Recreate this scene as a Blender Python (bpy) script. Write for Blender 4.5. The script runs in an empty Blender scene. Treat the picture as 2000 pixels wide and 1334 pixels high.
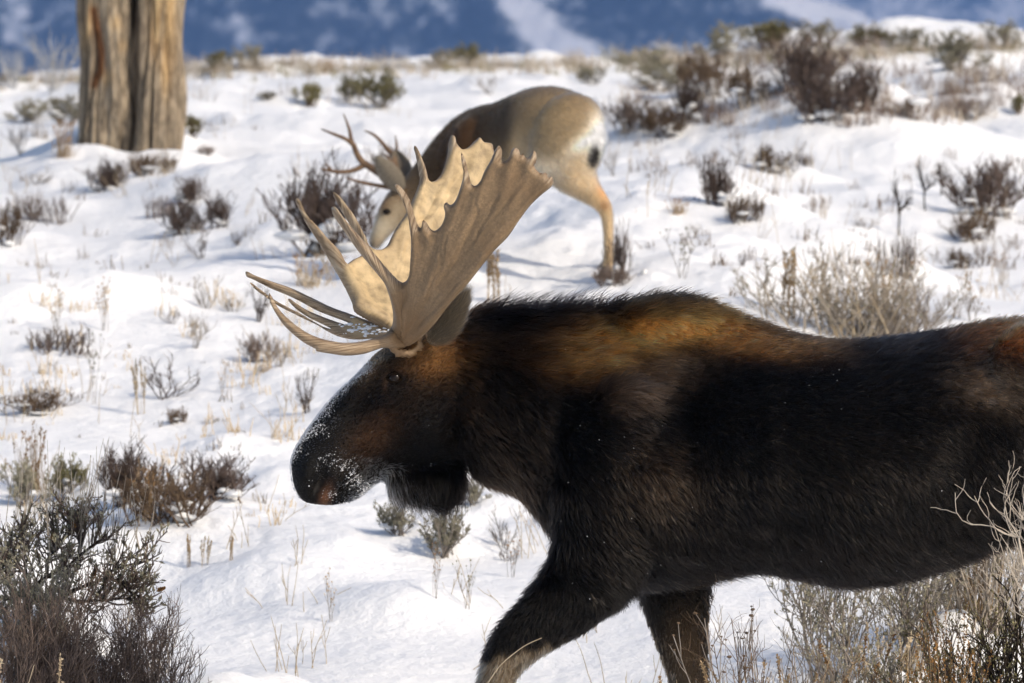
import bpy, bmesh, math, random
import numpy as np
from mathutils import Vector, Matrix
from mathutils.bvhtree import BVHTree
from mathutils.geometry import delaunay_2d_cdt

scene = bpy.context.scene
COL = scene.collection
R = math.radians

# ------------------------------------------------------------------ camera
LENS, CAMZ = 215.0, 1.72
FPX = 2000 * LENS / 36.0                      # focal length in photograph pixels
cam_d = bpy.data.cameras.new('camera')
cam_d.lens = LENS
cam_d.sensor_width = 36.0
cam_d.clip_start, cam_d.clip_end = 0.5, 40000
cam_d.dof.use_dof = True
cam_d.dof.focus_distance = 19.75
cam_d.dof.aperture_fstop = 6.7
cam = bpy.data.objects.new('camera', cam_d)
COL.objects.link(cam)
cam.location = (0, 0, CAMZ)
cam.rotation_euler = (R(90), 0, 0)
scene.camera = cam

# ------------------------------------------------------------------ sky and sun
SUN_EL, SUN_AZ = 35.0, 128.0                  # azimuth clockwise from the view direction
world = bpy.data.worlds.new('World')
scene.world = world
world.use_nodes = True
wn = world.node_tree.nodes
sky = wn.new('ShaderNodeTexSky')
sky.sky_type = 'NISHITA'
sky.sun_disc = False
sky.sun_elevation = R(SUN_EL)
sky.sun_rotation = R(SUN_AZ)
sky.altitude = 1000
sky.dust_density = 4.0
sky.ozone_density = 0.4
world.node_tree.links.new(sky.outputs[0], wn['Background'].inputs[0])
wn['Background'].inputs[1].default_value = 0.15
sun_d = bpy.data.lights.new('sun', 'SUN')
sun_d.energy = 2.7
sun_d.angle = R(1.2)
sun_d.color = (1.0, 0.89, 0.74)
sun = bpy.data.objects.new('sun', sun_d)
COL.objects.link(sun)
to_sun = Vector((math.cos(R(SUN_EL)) * math.sin(R(SUN_AZ)), math.cos(R(SUN_EL)) * math.cos(R(SUN_AZ)), math.sin(R(SUN_EL))))
sun.rotation_euler = to_sun.to_track_quat('Z', 'Y').to_euler()
sun.location = (30, -20, 40)

vs = scene.view_settings
vs.view_transform = 'Standard'
vs.look = 'None'
vs.exposure = 0.06
vs.gamma = 1
vs.use_curve_mapping = False
cy = scene.cycles
cy.use_denoising = True
cy.use_adaptive_sampling = True
cy.adaptive_threshold = 0.03
cy.max_bounces = 4
cy.diffuse_bounces = 2
cy.glossy_bounces = 2
cy.transmission_bounces = 3
cy.volume_bounces = 0
cy.transparent_max_bounces = 8
cy.sample_clamp_indirect = 4

# ------------------------------------------------------------------ helpers
def at(px, py, D):
    """the point that lies D metres in front of the camera in the direction of a photograph pixel"""
    return Vector(((px - 1000) / FPX * D, D, CAMZ + (667 - py) / FPX * D))

def tag(o, label=None, cat=None, group=None, kind=None):
    if label: o['label'] = label
    if cat: o['category'] = cat
    if group: o['group'] = group
    if kind: o['kind'] = kind
    return o

def empty(name, loc):
    o = bpy.data.objects.new(name, None)
    o.location = loc
    o.empty_display_size = 0.2
    COL.objects.link(o)
    return o

def mesh_obj(name, verts, faces, mat, parent=None, smooth=True, origin=None):
    """verts in world space; with a parent they are stored relative to that parent's location"""
    me = bpy.data.meshes.new(name)
    v = np.asarray(verts, dtype=np.float64).reshape(-1, 3)
    if origin is not None:
        v = v - np.array(origin)[None]
    if isinstance(faces, np.ndarray):
        me.vertices.add(len(v))
        me.vertices.foreach_set('co', v.astype(np.float32).ravel())
        nf, k = faces.shape
        me.loops.add(nf * k)
        me.loops.foreach_set('vertex_index', faces.astype(np.int32).ravel())
        me.polygons.add(nf)
        me.polygons.foreach_set('loop_start', np.arange(0, nf * k, k, dtype=np.int32))
        me.update(calc_edges=True)
        me.validate()
    else:
        me.from_pydata(v.tolist(), [], faces)
        me.update()
    me.polygons.foreach_set('use_smooth', np.full(len(me.polygons), smooth))
    if mat: me.materials.append(mat)
    o = bpy.data.objects.new(name, me)
    COL.objects.link(o)
    if parent: o.parent = parent
    return o

def catmull(pts, sub):
    p = np.asarray(pts, float)
    out = []
    n = len(p)
    for i in range(n - 1):
        p0, p1, p2, p3 = p[max(i - 1, 0)], p[i], p[i + 1], p[min(i + 2, n - 1)]
        for s in range(sub):
            t = s / sub
            out.append(0.5 * (2 * p1 + (p2 - p0) * t + (2 * p0 - 5 * p1 + 4 * p2 - p3) * t * t + (3 * p1 - p0 - 3 * p2 + p3) * t ** 3))
    out.append(p[-1])
    return np.array(out)

def hash2(ix, iy, seed):
    h = (ix * 374761393 + iy * 668265263 + seed * 982451653) & 0xFFFFFFFF
    h = ((h ^ (h >> 13)) * 1274126177) & 0xFFFFFFFF
    h = h ^ (h >> 16)
    return (h & 0xFFFFFF) / float(0xFFFFFF)

def noise2(x, y, seed=0):
    x = np.asarray(x, float); y = np.asarray(y, float)
    ix = np.floor(x).astype(np.int64); iy = np.floor(y).astype(np.int64)
    fx = x - ix; fy = y - iy
    ux = fx * fx * fx * (fx * (fx * 6 - 15) + 10); uy = fy * fy * fy * (fy * (fy * 6 - 15) + 10)
    a = hash2(ix, iy, seed); b = hash2(ix + 1, iy, seed); c = hash2(ix, iy + 1, seed); d = hash2(ix + 1, iy + 1, seed)
    return (a * (1 - ux) + b * ux) * (1 - uy) + (c * (1 - ux) + d * ux) * uy - 0.5

def fbm(x, y, seed=0, octs=4, gain=0.5):
    r = 0; amp = 1.0
    for i in range(octs):
        r = r + amp * noise2(x, y, seed + i * 17)
        x = x * 2.03 + 5.1; y = y * 2.03 + 3.7; amp *= gain
    return r

def sstep(a, b, x):
    t = np.clip((np.asarray(x, float) - a) / (b - a), 0, 1)
    return t * t * (3 - 2 * t)

# ------------------------------------------------------------------ material helpers
class NT:
    def __init__(self, name):
        self.m = bpy.data.materials.new(name)
        self.m.use_nodes = True
        self.t = self.m.node_tree
        self.b = self.t.nodes['Principled BSDF']
        self.out = self.t.nodes['Material Output']
    def n(self, kind, **kw):
        nd = self.t.nodes.new(kind)
        for k, v in kw.items():
            if k in nd.inputs.keys(): nd.inputs[k].default_value = v
            else: setattr(nd, k, v)
        return nd
    def l(self, a, b): self.t.links.new(a, b)
    def coord(self, scale=(1, 1, 1), kind='Object'):
        tc = self.n('ShaderNodeTexCoord'); mp = self.n('ShaderNodeMapping')
        mp.inputs['Scale'].default_value = scale
        self.l(tc.outputs[kind], mp.inputs[0])
        return mp.outputs[0]
    def noise(self, vec, scale, detail=4, rough=0.55):
        nd = self.n('ShaderNodeTexNoise'); nd.inputs['Scale'].default_value = scale
        nd.inputs['Detail'].default_value = detail; nd.inputs['Roughness'].default_value = rough
        self.l(vec, nd.inputs['Vector'])
        return nd.outputs['Fac']
    def ramp(self, fac, stops):
        nd = self.n('ShaderNodeValToRGB'); cr = nd.color_ramp
        while len(cr.elements) < len(stops): cr.elements.new(0.5)
        for e, (p, c) in zip(cr.elements, stops):
            e.position = p; e.color = (*c, 1) if len(c) == 3 else c
        self.l(fac, nd.inputs[0])
        return nd.outputs[0]
    def mix(self, fac, a, b, mode='MIX'):
        nd = self.n('ShaderNodeMix', data_type='RGBA', blend_type=mode)
        for sock, v in ((nd.inputs[0], fac), (nd.inputs[6], a), (nd.inputs[7], b)):
            if hasattr(v, 'node'): self.l(v, sock)
            else: sock.default_value = v if not isinstance(v, tuple) else (*v, 1)
        return nd.outputs[2]
    def bump(self, h, strength, dist, normal=None):
        nd = self.n('ShaderNodeBump'); nd.inputs['Strength'].default_value = strength; nd.inputs['Distance'].default_value = dist
        self.l(h, nd.inputs['Height'])
        if normal is not None: self.l(normal, nd.inputs['Normal'])
        return nd.outputs[0]
    def set(self, **kw):
        for k, v in kw.items():
            s = self.b.inputs[k.replace('_', ' ')]
            if hasattr(v, 'node'): self.l(v, s)
            else: s.default_value = v if not isinstance(v, tuple) else (*v, 1)
        return self.m

def twig_mat(name, c0, c1, rough=0.9, scale=9.0):
    t = NT(name)
    f = t.noise(t.coord(kind='Object'), scale, 3)
    g = t.n('ShaderNodeObjectInfo')
    c = t.ramp(f, [(0.3, c0), (0.7, c1)])
    hs = t.n('ShaderNodeHueSaturation')
    mr = t.n('ShaderNodeMapRange'); mr.inputs[3].default_value = 0.75; mr.inputs[4].default_value = 1.3
    t.l(g.outputs['Random'], mr.inputs[0]); t.l(mr.outputs[0], hs.inputs['Value']); t.l(c, hs.inputs['Color'])
    return t.set(Base_Color=hs.outputs[0], Roughness=rough, Specular_IOR_Level=0.15)

M = {}
M['dark'] = twig_mat('dark_twigs', (0.050, 0.037, 0.032), (0.14, 0.102, 0.084))
M['rust_dark'] = twig_mat('brown_twigs', (0.070, 0.046, 0.030), (0.19, 0.130, 0.082))
M['grey'] = twig_mat('grey_twigs', (0.15, 0.125, 0.105), (0.34, 0.30, 0.26))
M['pale'] = twig_mat('pale_weathered_twigs', (0.26, 0.22, 0.18), (0.50, 0.44, 0.36))
M['frost'] = twig_mat('frosted_twigs', (0.42, 0.42, 0.42), (0.70, 0.70, 0.70))
M['bark'] = twig_mat('sagebrush_bark', (0.018, 0.014, 0.011), (0.060, 0.046, 0.036), scale=25)
M['sage'] = twig_mat('sage_leaves', (0.20, 0.185, 0.125), (0.38, 0.35, 0.25), 0.8)
M['olive'] = twig_mat('olive_leaves', (0.115, 0.105, 0.048), (0.25, 0.225, 0.115), 0.8)
M['tan'] = twig_mat('dry_grass', (0.27, 0.175, 0.09), (0.50, 0.37, 0.22), 0.8)
M['straw'] = twig_mat('pale_straw', (0.36, 0.27, 0.17), (0.60, 0.50, 0.35), 0.8)
M['rust'] = twig_mat('rusty_seed_heads', (0.20, 0.10, 0.035), (0.40, 0.23, 0.09), 0.85)
M['purple'] = twig_mat('purple_brown_twigs', (0.105, 0.077, 0.065), (0.25, 0.19, 0.155))
def snow_mat():
    t = NT('snow')
    v = t.coord(kind='Object')
    n1 = t.noise(v, 2.6, 5); n2 = t.noise(v, 11, 6, .62); n3 = t.noise(v, 70, 4)
    b1 = t.bump(n1, 0.30, 0.10); b2 = t.bump(n2, 0.50, 0.040, b1); b3 = t.bump(n3, 0.25, 0.005, b2)
    c = t.mix(t.noise(v, 1.3, 3), (0.875, 0.88, 0.885), (0.92, 0.915, 0.90))
    t.set(Base_Color=c, Roughness=0.75, Specular_IOR_Level=0.25, Normal=b3)
    t.b.inputs['Subsurface Weight'].default_value = 0.0
    return t.m
M['snow'] = snow_mat()
# ------------------------------------------------------------------ the snow slope
_pd = np.array([2, 8, 14, 18, 20, 21, 22, 23, 24.5, 26, 28, 30, 32, 36, 40, 45, 52, 58, 62, 68, 80, 120, 300, 1000, 30000.])
_pz = np.array([-1.80, -1.78, -1.74, -1.70, -1.66, -1.56, -1.40, -1.22, -.95, -.66, -.30, .05, .34, .80, 1.15, 1.62, 2.20, 2.62, 2.78, 2.70, 1.8, -4, -22, -45, -60])
_fd = np.concatenate([np.arange(2, 100, 0.1), np.geomspace(100, 30000, 200)])
_fz = np.interp(_fd, _pd, _pz)
_k = np.hanning(25); _k /= _k.sum()
_n1 = int((100 - 2) / 0.1)
_fz[:_n1] = np.convolve(np.pad(_fz[:_n1], 12, mode='edge'), _k, 'valid')[:_n1]

# hummocks of snow with a place of their own: (pixel x, distance, height, radius across, radius in depth)
HUMMOCKS = [(425, 21.7, 0.20, 0.20, 0.30), (520, 22.1, 0.12, 0.25, 0.3), (1830, 22.35, 0.30, 0.15, 0.20), (1725, 22.0, 0.20, 0.2, 0.2),
            (1960, 22.3, 0.26, 0.18, 0.2), (70, 21.85, 0.46, 0.44, 0.50), (205, 21.3, 0.34, 0.14, 0.2), (20, 21.2, .30, .16, .2), (340, 23.6, 0.06, 0.5, 0.4),
            (230, 40.5, 0.22, 0.5, 0.8), (580, 36.5, 0.28, 0.9, 1.3), (1500, 42, 0.35, 1.1, 1.3), (1720, 41, 0.35, 1.0, 1.2), (1830, 45, 0.4, 0.8, 1.0),
            (1640, 32.5, 0.25, 0.6, 0.7), (1420, 34.5, 0.2, 0.6, 0.6), (80, 30.6, 0.2, 0.8, 0.6), (130, 27.0, 0.12, 0.7, 0.6), (420, 31.5, 0.15, 0.5, 0.6),
            (1520, 22.6, 0.08, 0.3, 0.3), (250, 25.2, 0.10, 0.5, 0.4), (900, 29.0, 0.12, 0.6, 0.6), (1300, 33.0, 0.15, 0.6, 0.8), (1560, 56.0, 0.4, 1.2, 2), (1880, 57, 0.35, 1.0, 2)]
_hr = np.random.default_rng(88)
for _ in range(150):
    _d = 23.6 + 34 * _hr.random() ** 1.3
    _s = _hr.uniform(.5, 1.2) * (0.6 + _d / 60)
    HUMMOCKS.append((_hr.uniform(-80, 2080), _d, 0.065 * _s * _hr.uniform(.4, 1.1), 0.26 * _s, 0.26 * _s))
def ground_z(X, D):
    scalar = np.ndim(D) == 0
    X = np.atleast_1d(np.asarray(X, float)); D = np.atleast_1d(np.asarray(D, float))
    z = np.interp(D, _fd, _fz)
    px = 1000 + X / np.maximum(D, 1) * FPX
    far = sstep(36, 60, D) * sstep(200, 68, D) 
    z = z + far * (0.10 * sstep(1150, 1900, px) * (D / 60) - 0.16 * sstep(420, -50, px))
    z = z + 0.12 * sstep(26, 33, D) * sstep(50, 30, D) * np.sin((px - 600) / 330.0)
    a = np.where(D < 90, 1.0, 0.0)
    calm = 0.35 + 0.65 * sstep(20.8, 25, D)
    z = z + a * calm * (0.24 * fbm(X * 0.42, D * 0.30, 3, 2) + 0.10 * fbm(X * 1.3, D * 0.85, 11, 2) * sstep(19, 24, D))
    lump = fbm(X * 3.4, D * 2.4, 23, 3)
    z = z + a * calm * 0.075 * np.maximum(lump, -0.05) * sstep(-.25,.25,fbm(X*.9,D*.5,61,2)) + a * 0.022 * sstep(-.2, .3, fbm(X * 1.4, D * .9, 71, 2)) * np.abs(fbm(X * 8.5, D * 6.0, 31, 2))
    for hx, hd, h, rx, rd in HUMMOCKS:
        cx = (hx - 1000) / FPX * hd
        m = (np.abs(X - cx) < 2.3 * rx) & (np.abs(D - hd) < 2.3 * rd)
        if not m.any(): continue
        d2 = ((X[m] - cx) / rx) ** 2 + ((D[m] - hd) / rd) ** 2
        z[m] += h * np.exp(-d2 * (0.7 + 0.5 * np.clip(d2, 0, 3)))
    return (z[0] if scalar else z) + CAMZ

def hit(px, py):
    """where the sight line through a photograph pixel meets the snow"""
    d = np.arange(17.5, 75, 0.04)
    gz = ground_z((px - 1000) / FPX * d, d)
    rz = CAMZ + (667 - py) / FPX * d
    i = np.argmax(gz >= rz)
    if not (gz >= rz).any(): i = np.argmin(rz - gz)
    return Vector(((px - 1000) / FPX * d[i], d[i], gz[i]))

TD = float(hit(258, 306).y)                   # the cottonwood stands here, in drifted snow
HUMMOCKS += [(165, TD - .35, .13, .30, .30), (250, TD - .55, .07, .45, .25), (345, TD - .30, .10, .28, .28), (225, TD - 1.1, .10, .5, .4)]
rows = np.concatenate([np.linspace(3, 16, 20)[:-1], np.arange(16, 34, 0.055), np.arange(34, 70, 0.12), np.geomspace(70, 16000, 50)])
s = np.linspace(-1.6, 1.6, 400)
tail = 1.6 + np.geomspace(0.05, 16, 16)
s = np.concatenate([-tail[::-1], s, tail])
SS, DD = np.meshgrid(s, rows)
XX = SS * (0.0837 * DD + 0.25)
ZZ = ground_z(XX, DD)
nr, nc = SS.shape
idx = np.arange(nr * nc).reshape(nr, nc)
gf = np.stack([idx[:-1, :-1], idx[:-1, 1:], idx[1:, 1:], idx[1:, :-1]], -1).reshape(-1, 4)
ground = mesh_obj('snow_ground', np.stack([XX, DD, ZZ], -1).reshape(-1, 3), gf, M['snow'])
tag(ground, 'rough snow-covered slope rising to a ridge', kind='structure')

# ------------------------------------------------------------------ mountains beyond the valley
def mountain_mat(name):
    t = NT(name)
    at_ = t.n('ShaderNodeAttribute', attribute_name='snow')
    v = t.coord((1 / 17, 1 / 36, 1 / 26), 'Object')
    n1 = t.noise(v, 1.0, 5, 0.6); n2 = t.noise(v, 0.18, 3)
    add = t.n('ShaderNodeMath', operation='MULTIPLY_ADD'); t.l(n2, add.inputs[0]); add.inputs[1].default_value = 0.60; t.l(n1, add.inputs[2])
    add2 = t.n('ShaderNodeMath', operation='MULTIPLY_ADD'); t.l(at_.outputs['Fac'], add2.inputs[0]); add2.inputs[1].default_value = 0.85; t.l(add.outputs[0], add2.inputs[2])
    c = t.ramp(add2.outputs[0], [(0.76, (0.012, 0.020, 0.026)), (0.90, (0.05, 0.065, 0.08)), (1.0, (0.36, 0.39, 0.43)), (1.13, (0.88, 0.88, 0.90))])
    c.node.color_ramp.elements[3].position = 1.0
    mul = t.n('ShaderNodeMath', operation='MULTIPLY'); t.l(add2.outputs[0], mul.inputs[0]); mul.inputs[1].default_value = 0.8
    t.l(mul.outputs[0], c.node.inputs[0])
    for e, p in zip(c.node.color_ramp.elements, (0.56, 0.68, 0.79, 0.94)): e.position = p
    b = t.bump(n1, 0.8, 10)
    return t.set(Base_Color=c, Roughness=0.95, Specular_IOR_Level=0.05, Normal=b)
M['mountain'] = mountain_mat('forested_mountain')

def chute(px, py, pts, w):
    p = np.array(pts, float); best = np.full(px.shape, 1e9)
    for a, b in zip(p[:-1], p[1:]):
        ab = b - a
        t = np.clip(((px - a[0]) * ab[0] + (py - a[1]) * ab[1]) / (ab @ ab), 0, 1)
        best = np.minimum(best, np.hypot(px - a[0] - t * ab[0], py - a[1] - t * ab[1]))
    return np.exp(-(best / w) ** 2)

def mountain(name, x0, x1, d0, d1, nx, ny, hfun, sfun, label):
    X, D = np.meshgrid(np.linspace(x0, x1, nx), np.linspace(d0, d1, ny))
    Z = hfun(X, D)
    i = np.arange(nx * ny).reshape(ny, nx)
    f = np.stack([i[:-1, :-1], i[:-1, 1:], i[1:, 1:], i[1:, :-1]], -1).reshape(-1, 4)
    o = mesh_obj(name, np.stack([X, D, Z], -1).reshape(-1, 3), f, M['mountain'])
    a = o.data.attributes.new('snow', 'FLOAT', 'POINT')
    a.data.foreach_set('value', sfun(X, D, Z).astype(np.float32).ravel())
    tag(o, label, kind='structure')
    return o

def h_near(X, D):
    rise = np.clip((D - 7000) * 0.6, -80, None)
    lim = 462 - 0.42 * (X - 440) + 22 * fbm(X / 120, D / 300, 8, 3)
    top = np.minimum(rise, lim)
    sm = 40.0
    z = -sm * np.logaddexp(-rise / sm, -lim / sm)
    back = np.clip(D - 8900, 0, None) * 0.7
    return z - back + 45 * fbm(X / 210, D / 380, 5, 4) * sstep(7000, 7500, D) - 30
def s_near(X, D, Z):
    px = 1000 + X / D * FPX; py = 667 - (Z - CAMZ) / D * FPX
    s = 1.0 * chute(px, py, [(985, -40), (1010, 10), (1050, 55), (1085, 85), (1140, 120)], 30)
    s = s + 0.95 * chute(px, py, [(1520, -30), (1600, 5), (1650, 25), (1700, 60)], 34) + 0.6 * chute(px, py, [(1560, 10), (1640, 60)], 18)
    s = s + 0.4 * chute(px, py, [(20, -40), (40, 20), (25, 70)], 22) + 0.22 * chute(px, py, [(735, 5), (760, 40)], 16) + 0.25 * chute(px, py, [(865, 5), (885, 45)], 15)
    s = s + 0.15 * chute(px, py, [(770, 85), (800, 125)], 14) + 0.2 * chute(px, py, [(640, 60), (620, 110)], 16) + 0.25 * chute(px, py, [(460, 20), (480, 70)], 18)
    return np.clip(s, 0, 1.1)
mountain('mountain', -2600, 2200, 6700, 9800, 620, 260, h_near, s_near, 'blue forested mountainside with snow chutes beyond the ridge')
def h_far(X, D):
    return np.clip((D - 11500) * 0.5, -80, 1100) + 120 * fbm(X / 900, D / 900, 41, 4) - 20 - np.clip(D - 14500, 0, None)
mountain('distant_mountain', -4200, 4200, 11200, 15500, 200, 100, h_far, lambda X, D, Z: 0.12 + 0.2 * (fbm(X / 160, D / 260, 77, 3) > 0.18), 'paler distant mountain behind the forested mountainside')

# ------------------------------------------------------------------ the air between
hz = NT('haze_air')
hz.t.nodes.remove(hz.b)
pv = hz.n('ShaderNodeVolumePrincipled')
pv.inputs['Color'].default_value = (0.26, 0.48, 1.0, 1)
pv.inputs['Density'].default_value = 0.00010
pv.inputs['Anisotropy'].default_value = 0.0
hz.l(pv.outputs[0], hz.out.inputs['Volume'])
x0, x1, y0, y1, z0, z1 = -4600, 4600, -120, 16400, -150, 1420
hv = [(x, y, z) for x in (x0, x1) for y in (y0, y1) for z in (z0, z1)]
hf = [(0, 1, 3, 2), (4, 6, 7, 5), (0, 4, 5, 1), (2, 3, 7, 6), (0, 2, 6, 4), (1, 5, 7, 3)]
haze = mesh_obj('haze', hv, hf, hz.m, smooth=False)
tag(haze, 'thin blue haze in the valley air', kind='stuff')
# ------------------------------------------------------------------ animal builders
def loft_shell(V, Fc, slices, D, sub=4, n=28):
    """slices: (top x, top y, bottom x, bottom y, half width m, depth offset m, k, e) traced from the side; a closed skin through them"""
    S = catmull(slices, sub)
    base = len(V); th = np.linspace(0, 2 * np.pi, n, endpoint=False)
    for tx, ty, bx, by, hw, yc, k, e in S:
        T = np.array(at(tx, ty, D + yc)); B = np.array(at(bx, by, D + yc))
        t = (1 - np.cos(th)) / 2
        wy = hw * np.sin(np.pi * np.clip(t, 1e-6, 1 - 1e-6) ** k) ** e * np.sign(np.sin(th) + 1e-12)
        P = T[None] + (B - T)[None] * t[:, None]
        P[:, 1] += wy
        V.extend(P.tolist())
    m = len(S)
    for i in range(m - 1):
        for j in range(n):
            a = base + i * n + j; b = base + i * n + (j + 1) % n
            Fc.append((a, b, b + n, a + n))
    Fc.append(tuple(base + j for j in range(n))[::-1]); Fc.append(tuple(base + (m - 1) * n + j for j in range(n)))

def tube_shell(V, Fc, pts, D, sub=4, n=16):
    """pts: (pixel x, pixel y, depth offset m, radius in the side view m, radius in depth m)"""
    P = catmull(pts, sub); base = len(V)
    C = np.array([at(p[0], p[1], D + p[2]) for p in P])
    Tn = np.gradient(C, axis=0); Tn /= np.linalg.norm(Tn, axis=1)[:, None]
    th = np.linspace(0, 2 * np.pi, n, endpoint=False)
    for c, t, p in zip(C, Tn, P):
        nrm = np.cross(t, (0, 1, 0)); nrm /= np.linalg.norm(nrm)
        bi = np.cross(nrm, t)
        V.extend((c[None] + p[3] * np.cos(th)[:, None] * nrm + p[4] * np.sin(th)[:, None] * bi).tolist())
    m = len(P)
    for i in range(m - 1):
        for j in range(n):
            a = base + i * n + j; b = base + i * n + (j + 1) % n
            Fc.append((a, b, b + n, a + n))
    Fc.append(tuple(base + j for j in range(n))[::-1]); Fc.append(tuple(base + (m - 1) * n + j for j in range(n)))

def ellipsoid_shell(V, Fc, c, r, n=20, m=12, tilt=0.0):
    base = len(V); ca, sa = math.cos(tilt), math.sin(tilt)
    for i in range(1, m):
        ph = math.pi * i / m
        for j in range(n):
            th = 2 * math.pi * j / n
            x, y, z = r[0] * math.sin(ph) * math.cos(th), r[1] * math.sin(ph) * math.sin(th), r[2] * math.cos(ph)
            V.append((c[0] + x * ca - z * sa, c[1] + y, c[2] + x * sa + z * ca))
    for i in range(m - 2):
        for j in range(n):
            a = base + i * n + j; b = base + i * n + (j + 1) % n
            Fc.append((a, b, b + n, a + n))
    Fc.append(tuple(base + j for j in range(n))[::-1]); Fc.append(tuple(base + (m - 2) * n + j for j in range(n)))

def fuse(V, Fc, voxel, smooth=8):
    """one continuous skin from overlapping closed shells"""
    me = bpy.data.meshes.new('tmp'); me.from_pydata([tuple(v) for v in V], [], Fc)
    bm = bmesh.new(); bm.from_mesh(me); bmesh.ops.recalc_face_normals(bm, faces=bm.faces); bm.to_mesh(me); bm.free()
    o = bpy.data.objects.new('tmp', me); COL.objects.link(o)
    r = o.modifiers.new('r', 'REMESH'); r.mode = 'VOXEL'; r.voxel_size = voxel
    s = o.modifiers.new('s', 'SMOOTH'); s.factor = 0.5; s.iterations = smooth
    dg = bpy.context.evaluated_depsgraph_get()
    out = bpy.data.meshes.new_from_object(o.evaluated_get(dg))
    bpy.data.objects.remove(o); bpy.data.meshes.remove(me)
    return out

def mesh_arrays(me):
    co = np.empty(len(me.vertices) * 3, np.float32); me.vertices.foreach_get('co', co)
    no = np.empty(len(me.vertices) * 3, np.float32); me.vertices.foreach_get('normal', no)
    return co.reshape(-1, 3).astype(float), no.reshape(-1, 3).astype(float)

def to_px(P):
    return 1000 + P[:, 0] / P[:, 1] * FPX, 667 - (P[:, 2] - CAMZ) / P[:, 1] * FPX

def blob(px, py, cx, cy, sx, sy, rot=0.0):
    c, s_ = math.cos(R(rot)), math.sin(R(rot))
    dx, dy = px - cx, py - cy
    u, v = dx * c + dy * s_, -dx * s_ + dy * c
    return np.exp(-((u / sx) ** 2 + (v / sy) ** 2))

def wob(P, f, seed):
    """smooth vector noise"""
    rg = np.random.default_rng(seed); out = np.zeros_like(P)
    for k in range(5):
        A = rg.normal(0, f, (3, 3)); ph = rg.uniform(0, 6.28, 3)
        out += np.sin(P @ A.T + ph)
    return out / 2.2

def scatter(me, count, rng, weight=None):
    me.calc_loop_triangles()
    tri = np.empty(len(me.loop_triangles) * 3, np.int32); me.loop_triangles.foreach_get('vertices', tri); tri = tri.reshape(-1, 3)
    co, no = mesh_arrays(me)
    a, b, c = co[tri[:, 0]], co[tri[:, 1]], co[tri[:, 2]]
    ar = np.linalg.norm(np.cross(b - a, c - a), axis=1) / 2
    if weight is not None: ar = ar * weight((a + b + c) / 3)
    ti = rng.choice(len(tri), count, p=ar / ar.sum())
    u = np.sqrt(rng.random(count)); v = rng.random(count)
    w0, w1, w2 = 1 - u, u * (1 - v), u * v
    P = a[ti] * w0[:, None] + b[ti] * w1[:, None] + c[ti] * w2[:, None]
    t3 = tri[ti]
    N = no[t3[:, 0]] * w0[:, None] + no[t3[:, 1]] * w1[:, None] + no[t3[:, 2]] * w2[:, None]
    N /= np.linalg.norm(N, axis=1)[:, None] + 1e-9
    return P, N

def hair_mat(name, rough=0.42, coat=0.0):
    m = bpy.data.materials.new(name); m.use_nodes = True
    t = m.node_tree; t.nodes.remove(t.nodes['Principled BSDF'])
    h = t.nodes.new('ShaderNodeBsdfHairPrincipled'); h.model = 'CHIANG'; h.parametrization = 'COLOR'
    a = t.nodes.new('ShaderNodeAttribute'); a.attribute_name = 'tint'
    t.links.new(a.outputs['Color'], h.inputs['Color'])
    h.inputs['Roughness'].default_value = rough
    h.inputs['Radial Roughness'].default_value = 0.55
    h.inputs['IOR'].default_value = 1.28
    h.inputs['Random Roughness'].default_value = 0.2
    t.links.new(h.outputs[0], t.nodes['Material Output'].inputs['Surface'])
    return m

def hair_obj(name, P, rad0, rad1, tint, mat, parent, origin):
    """P: (count, points, 3) strands in world space"""
    cnt, k, _ = P.shape
    hc = bpy.data.hair_curves.new(name)
    hc.add_curves([k] * cnt)
    hc.attributes['position'].data.foreach_set('vector', (P - np.array(origin)[None, None]).astype(np.float32).ravel())
    ra = hc.attributes.get('radius') or hc.attributes.new('radius', 'FLOAT', 'POINT')
    rr = np.linspace(1, 0, k)[None] * (rad0 - rad1)[:, None] + rad1[:, None]
    ra.data.foreach_set('value', rr.astype(np.float32).ravel())
    ca = hc.attributes.new('tint', 'FLOAT_COLOR', 'CURVE')
    c4 = np.concatenate([tint, np.ones((cnt, 1))], 1)
    ca.data.foreach_set('color', c4.astype(np.float32).ravel())
    hc.materials.append(mat)
    o = bpy.data.objects.new(name, hc); COL.objects.link(o); o.parent = parent
    return o

def comb(P, N, flow, length, lift, rng, pts=5, droop=0.15, frizz=0.12):
    """strands that leave the skin and lie over along the flow"""
    T = flow - N * np.sum(flow * N, 1)[:, None]
    T /= np.linalg.norm(T, axis=1)[:, None] + 1e-9
    T = T + rng.normal(0, frizz, T.shape)
    out = np.empty((len(P), pts, 3)); out[:, 0] = P - N * 0.002
    step = length / (pts - 1)
    for i in range(1, pts):
        f = (i - 0.5) / (pts - 1)
        d = N * (lift * (1.15 - 0.75 * f))[:, None] + T * (0.35 + 0.65 * f)
        d[:, 2] -= droop * f
        d /= np.linalg.norm(d, axis=1)[:, None]
        out[:, i] = out[:, i - 1] + d * step[:, None]
    return out

def tufts(P, S, count, rng, pull=0.55):
    """gather the strands into tufts; returns the tuft brightness of every strand"""
    from mathutils.kdtree import KDTree
    gi = rng.choice(len(P), count, replace=False)
    kd = KDTree(count)
    for k, i in enumerate(gi): kd.insert(P[i], k)
    kd.balance()
    own = np.array([kd.find(p)[1] for p in P])
    dr = P[gi][own] - P
    far = np.linalg.norm(dr, axis=1) > 0.05
    dr[far] = 0
    k = S.shape[1]
    for j in range(1, k): S[:, j] += dr * (pull * (j / (k - 1)) ** 1.2)
    return rng.normal(0, 1, count)[own]

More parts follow.
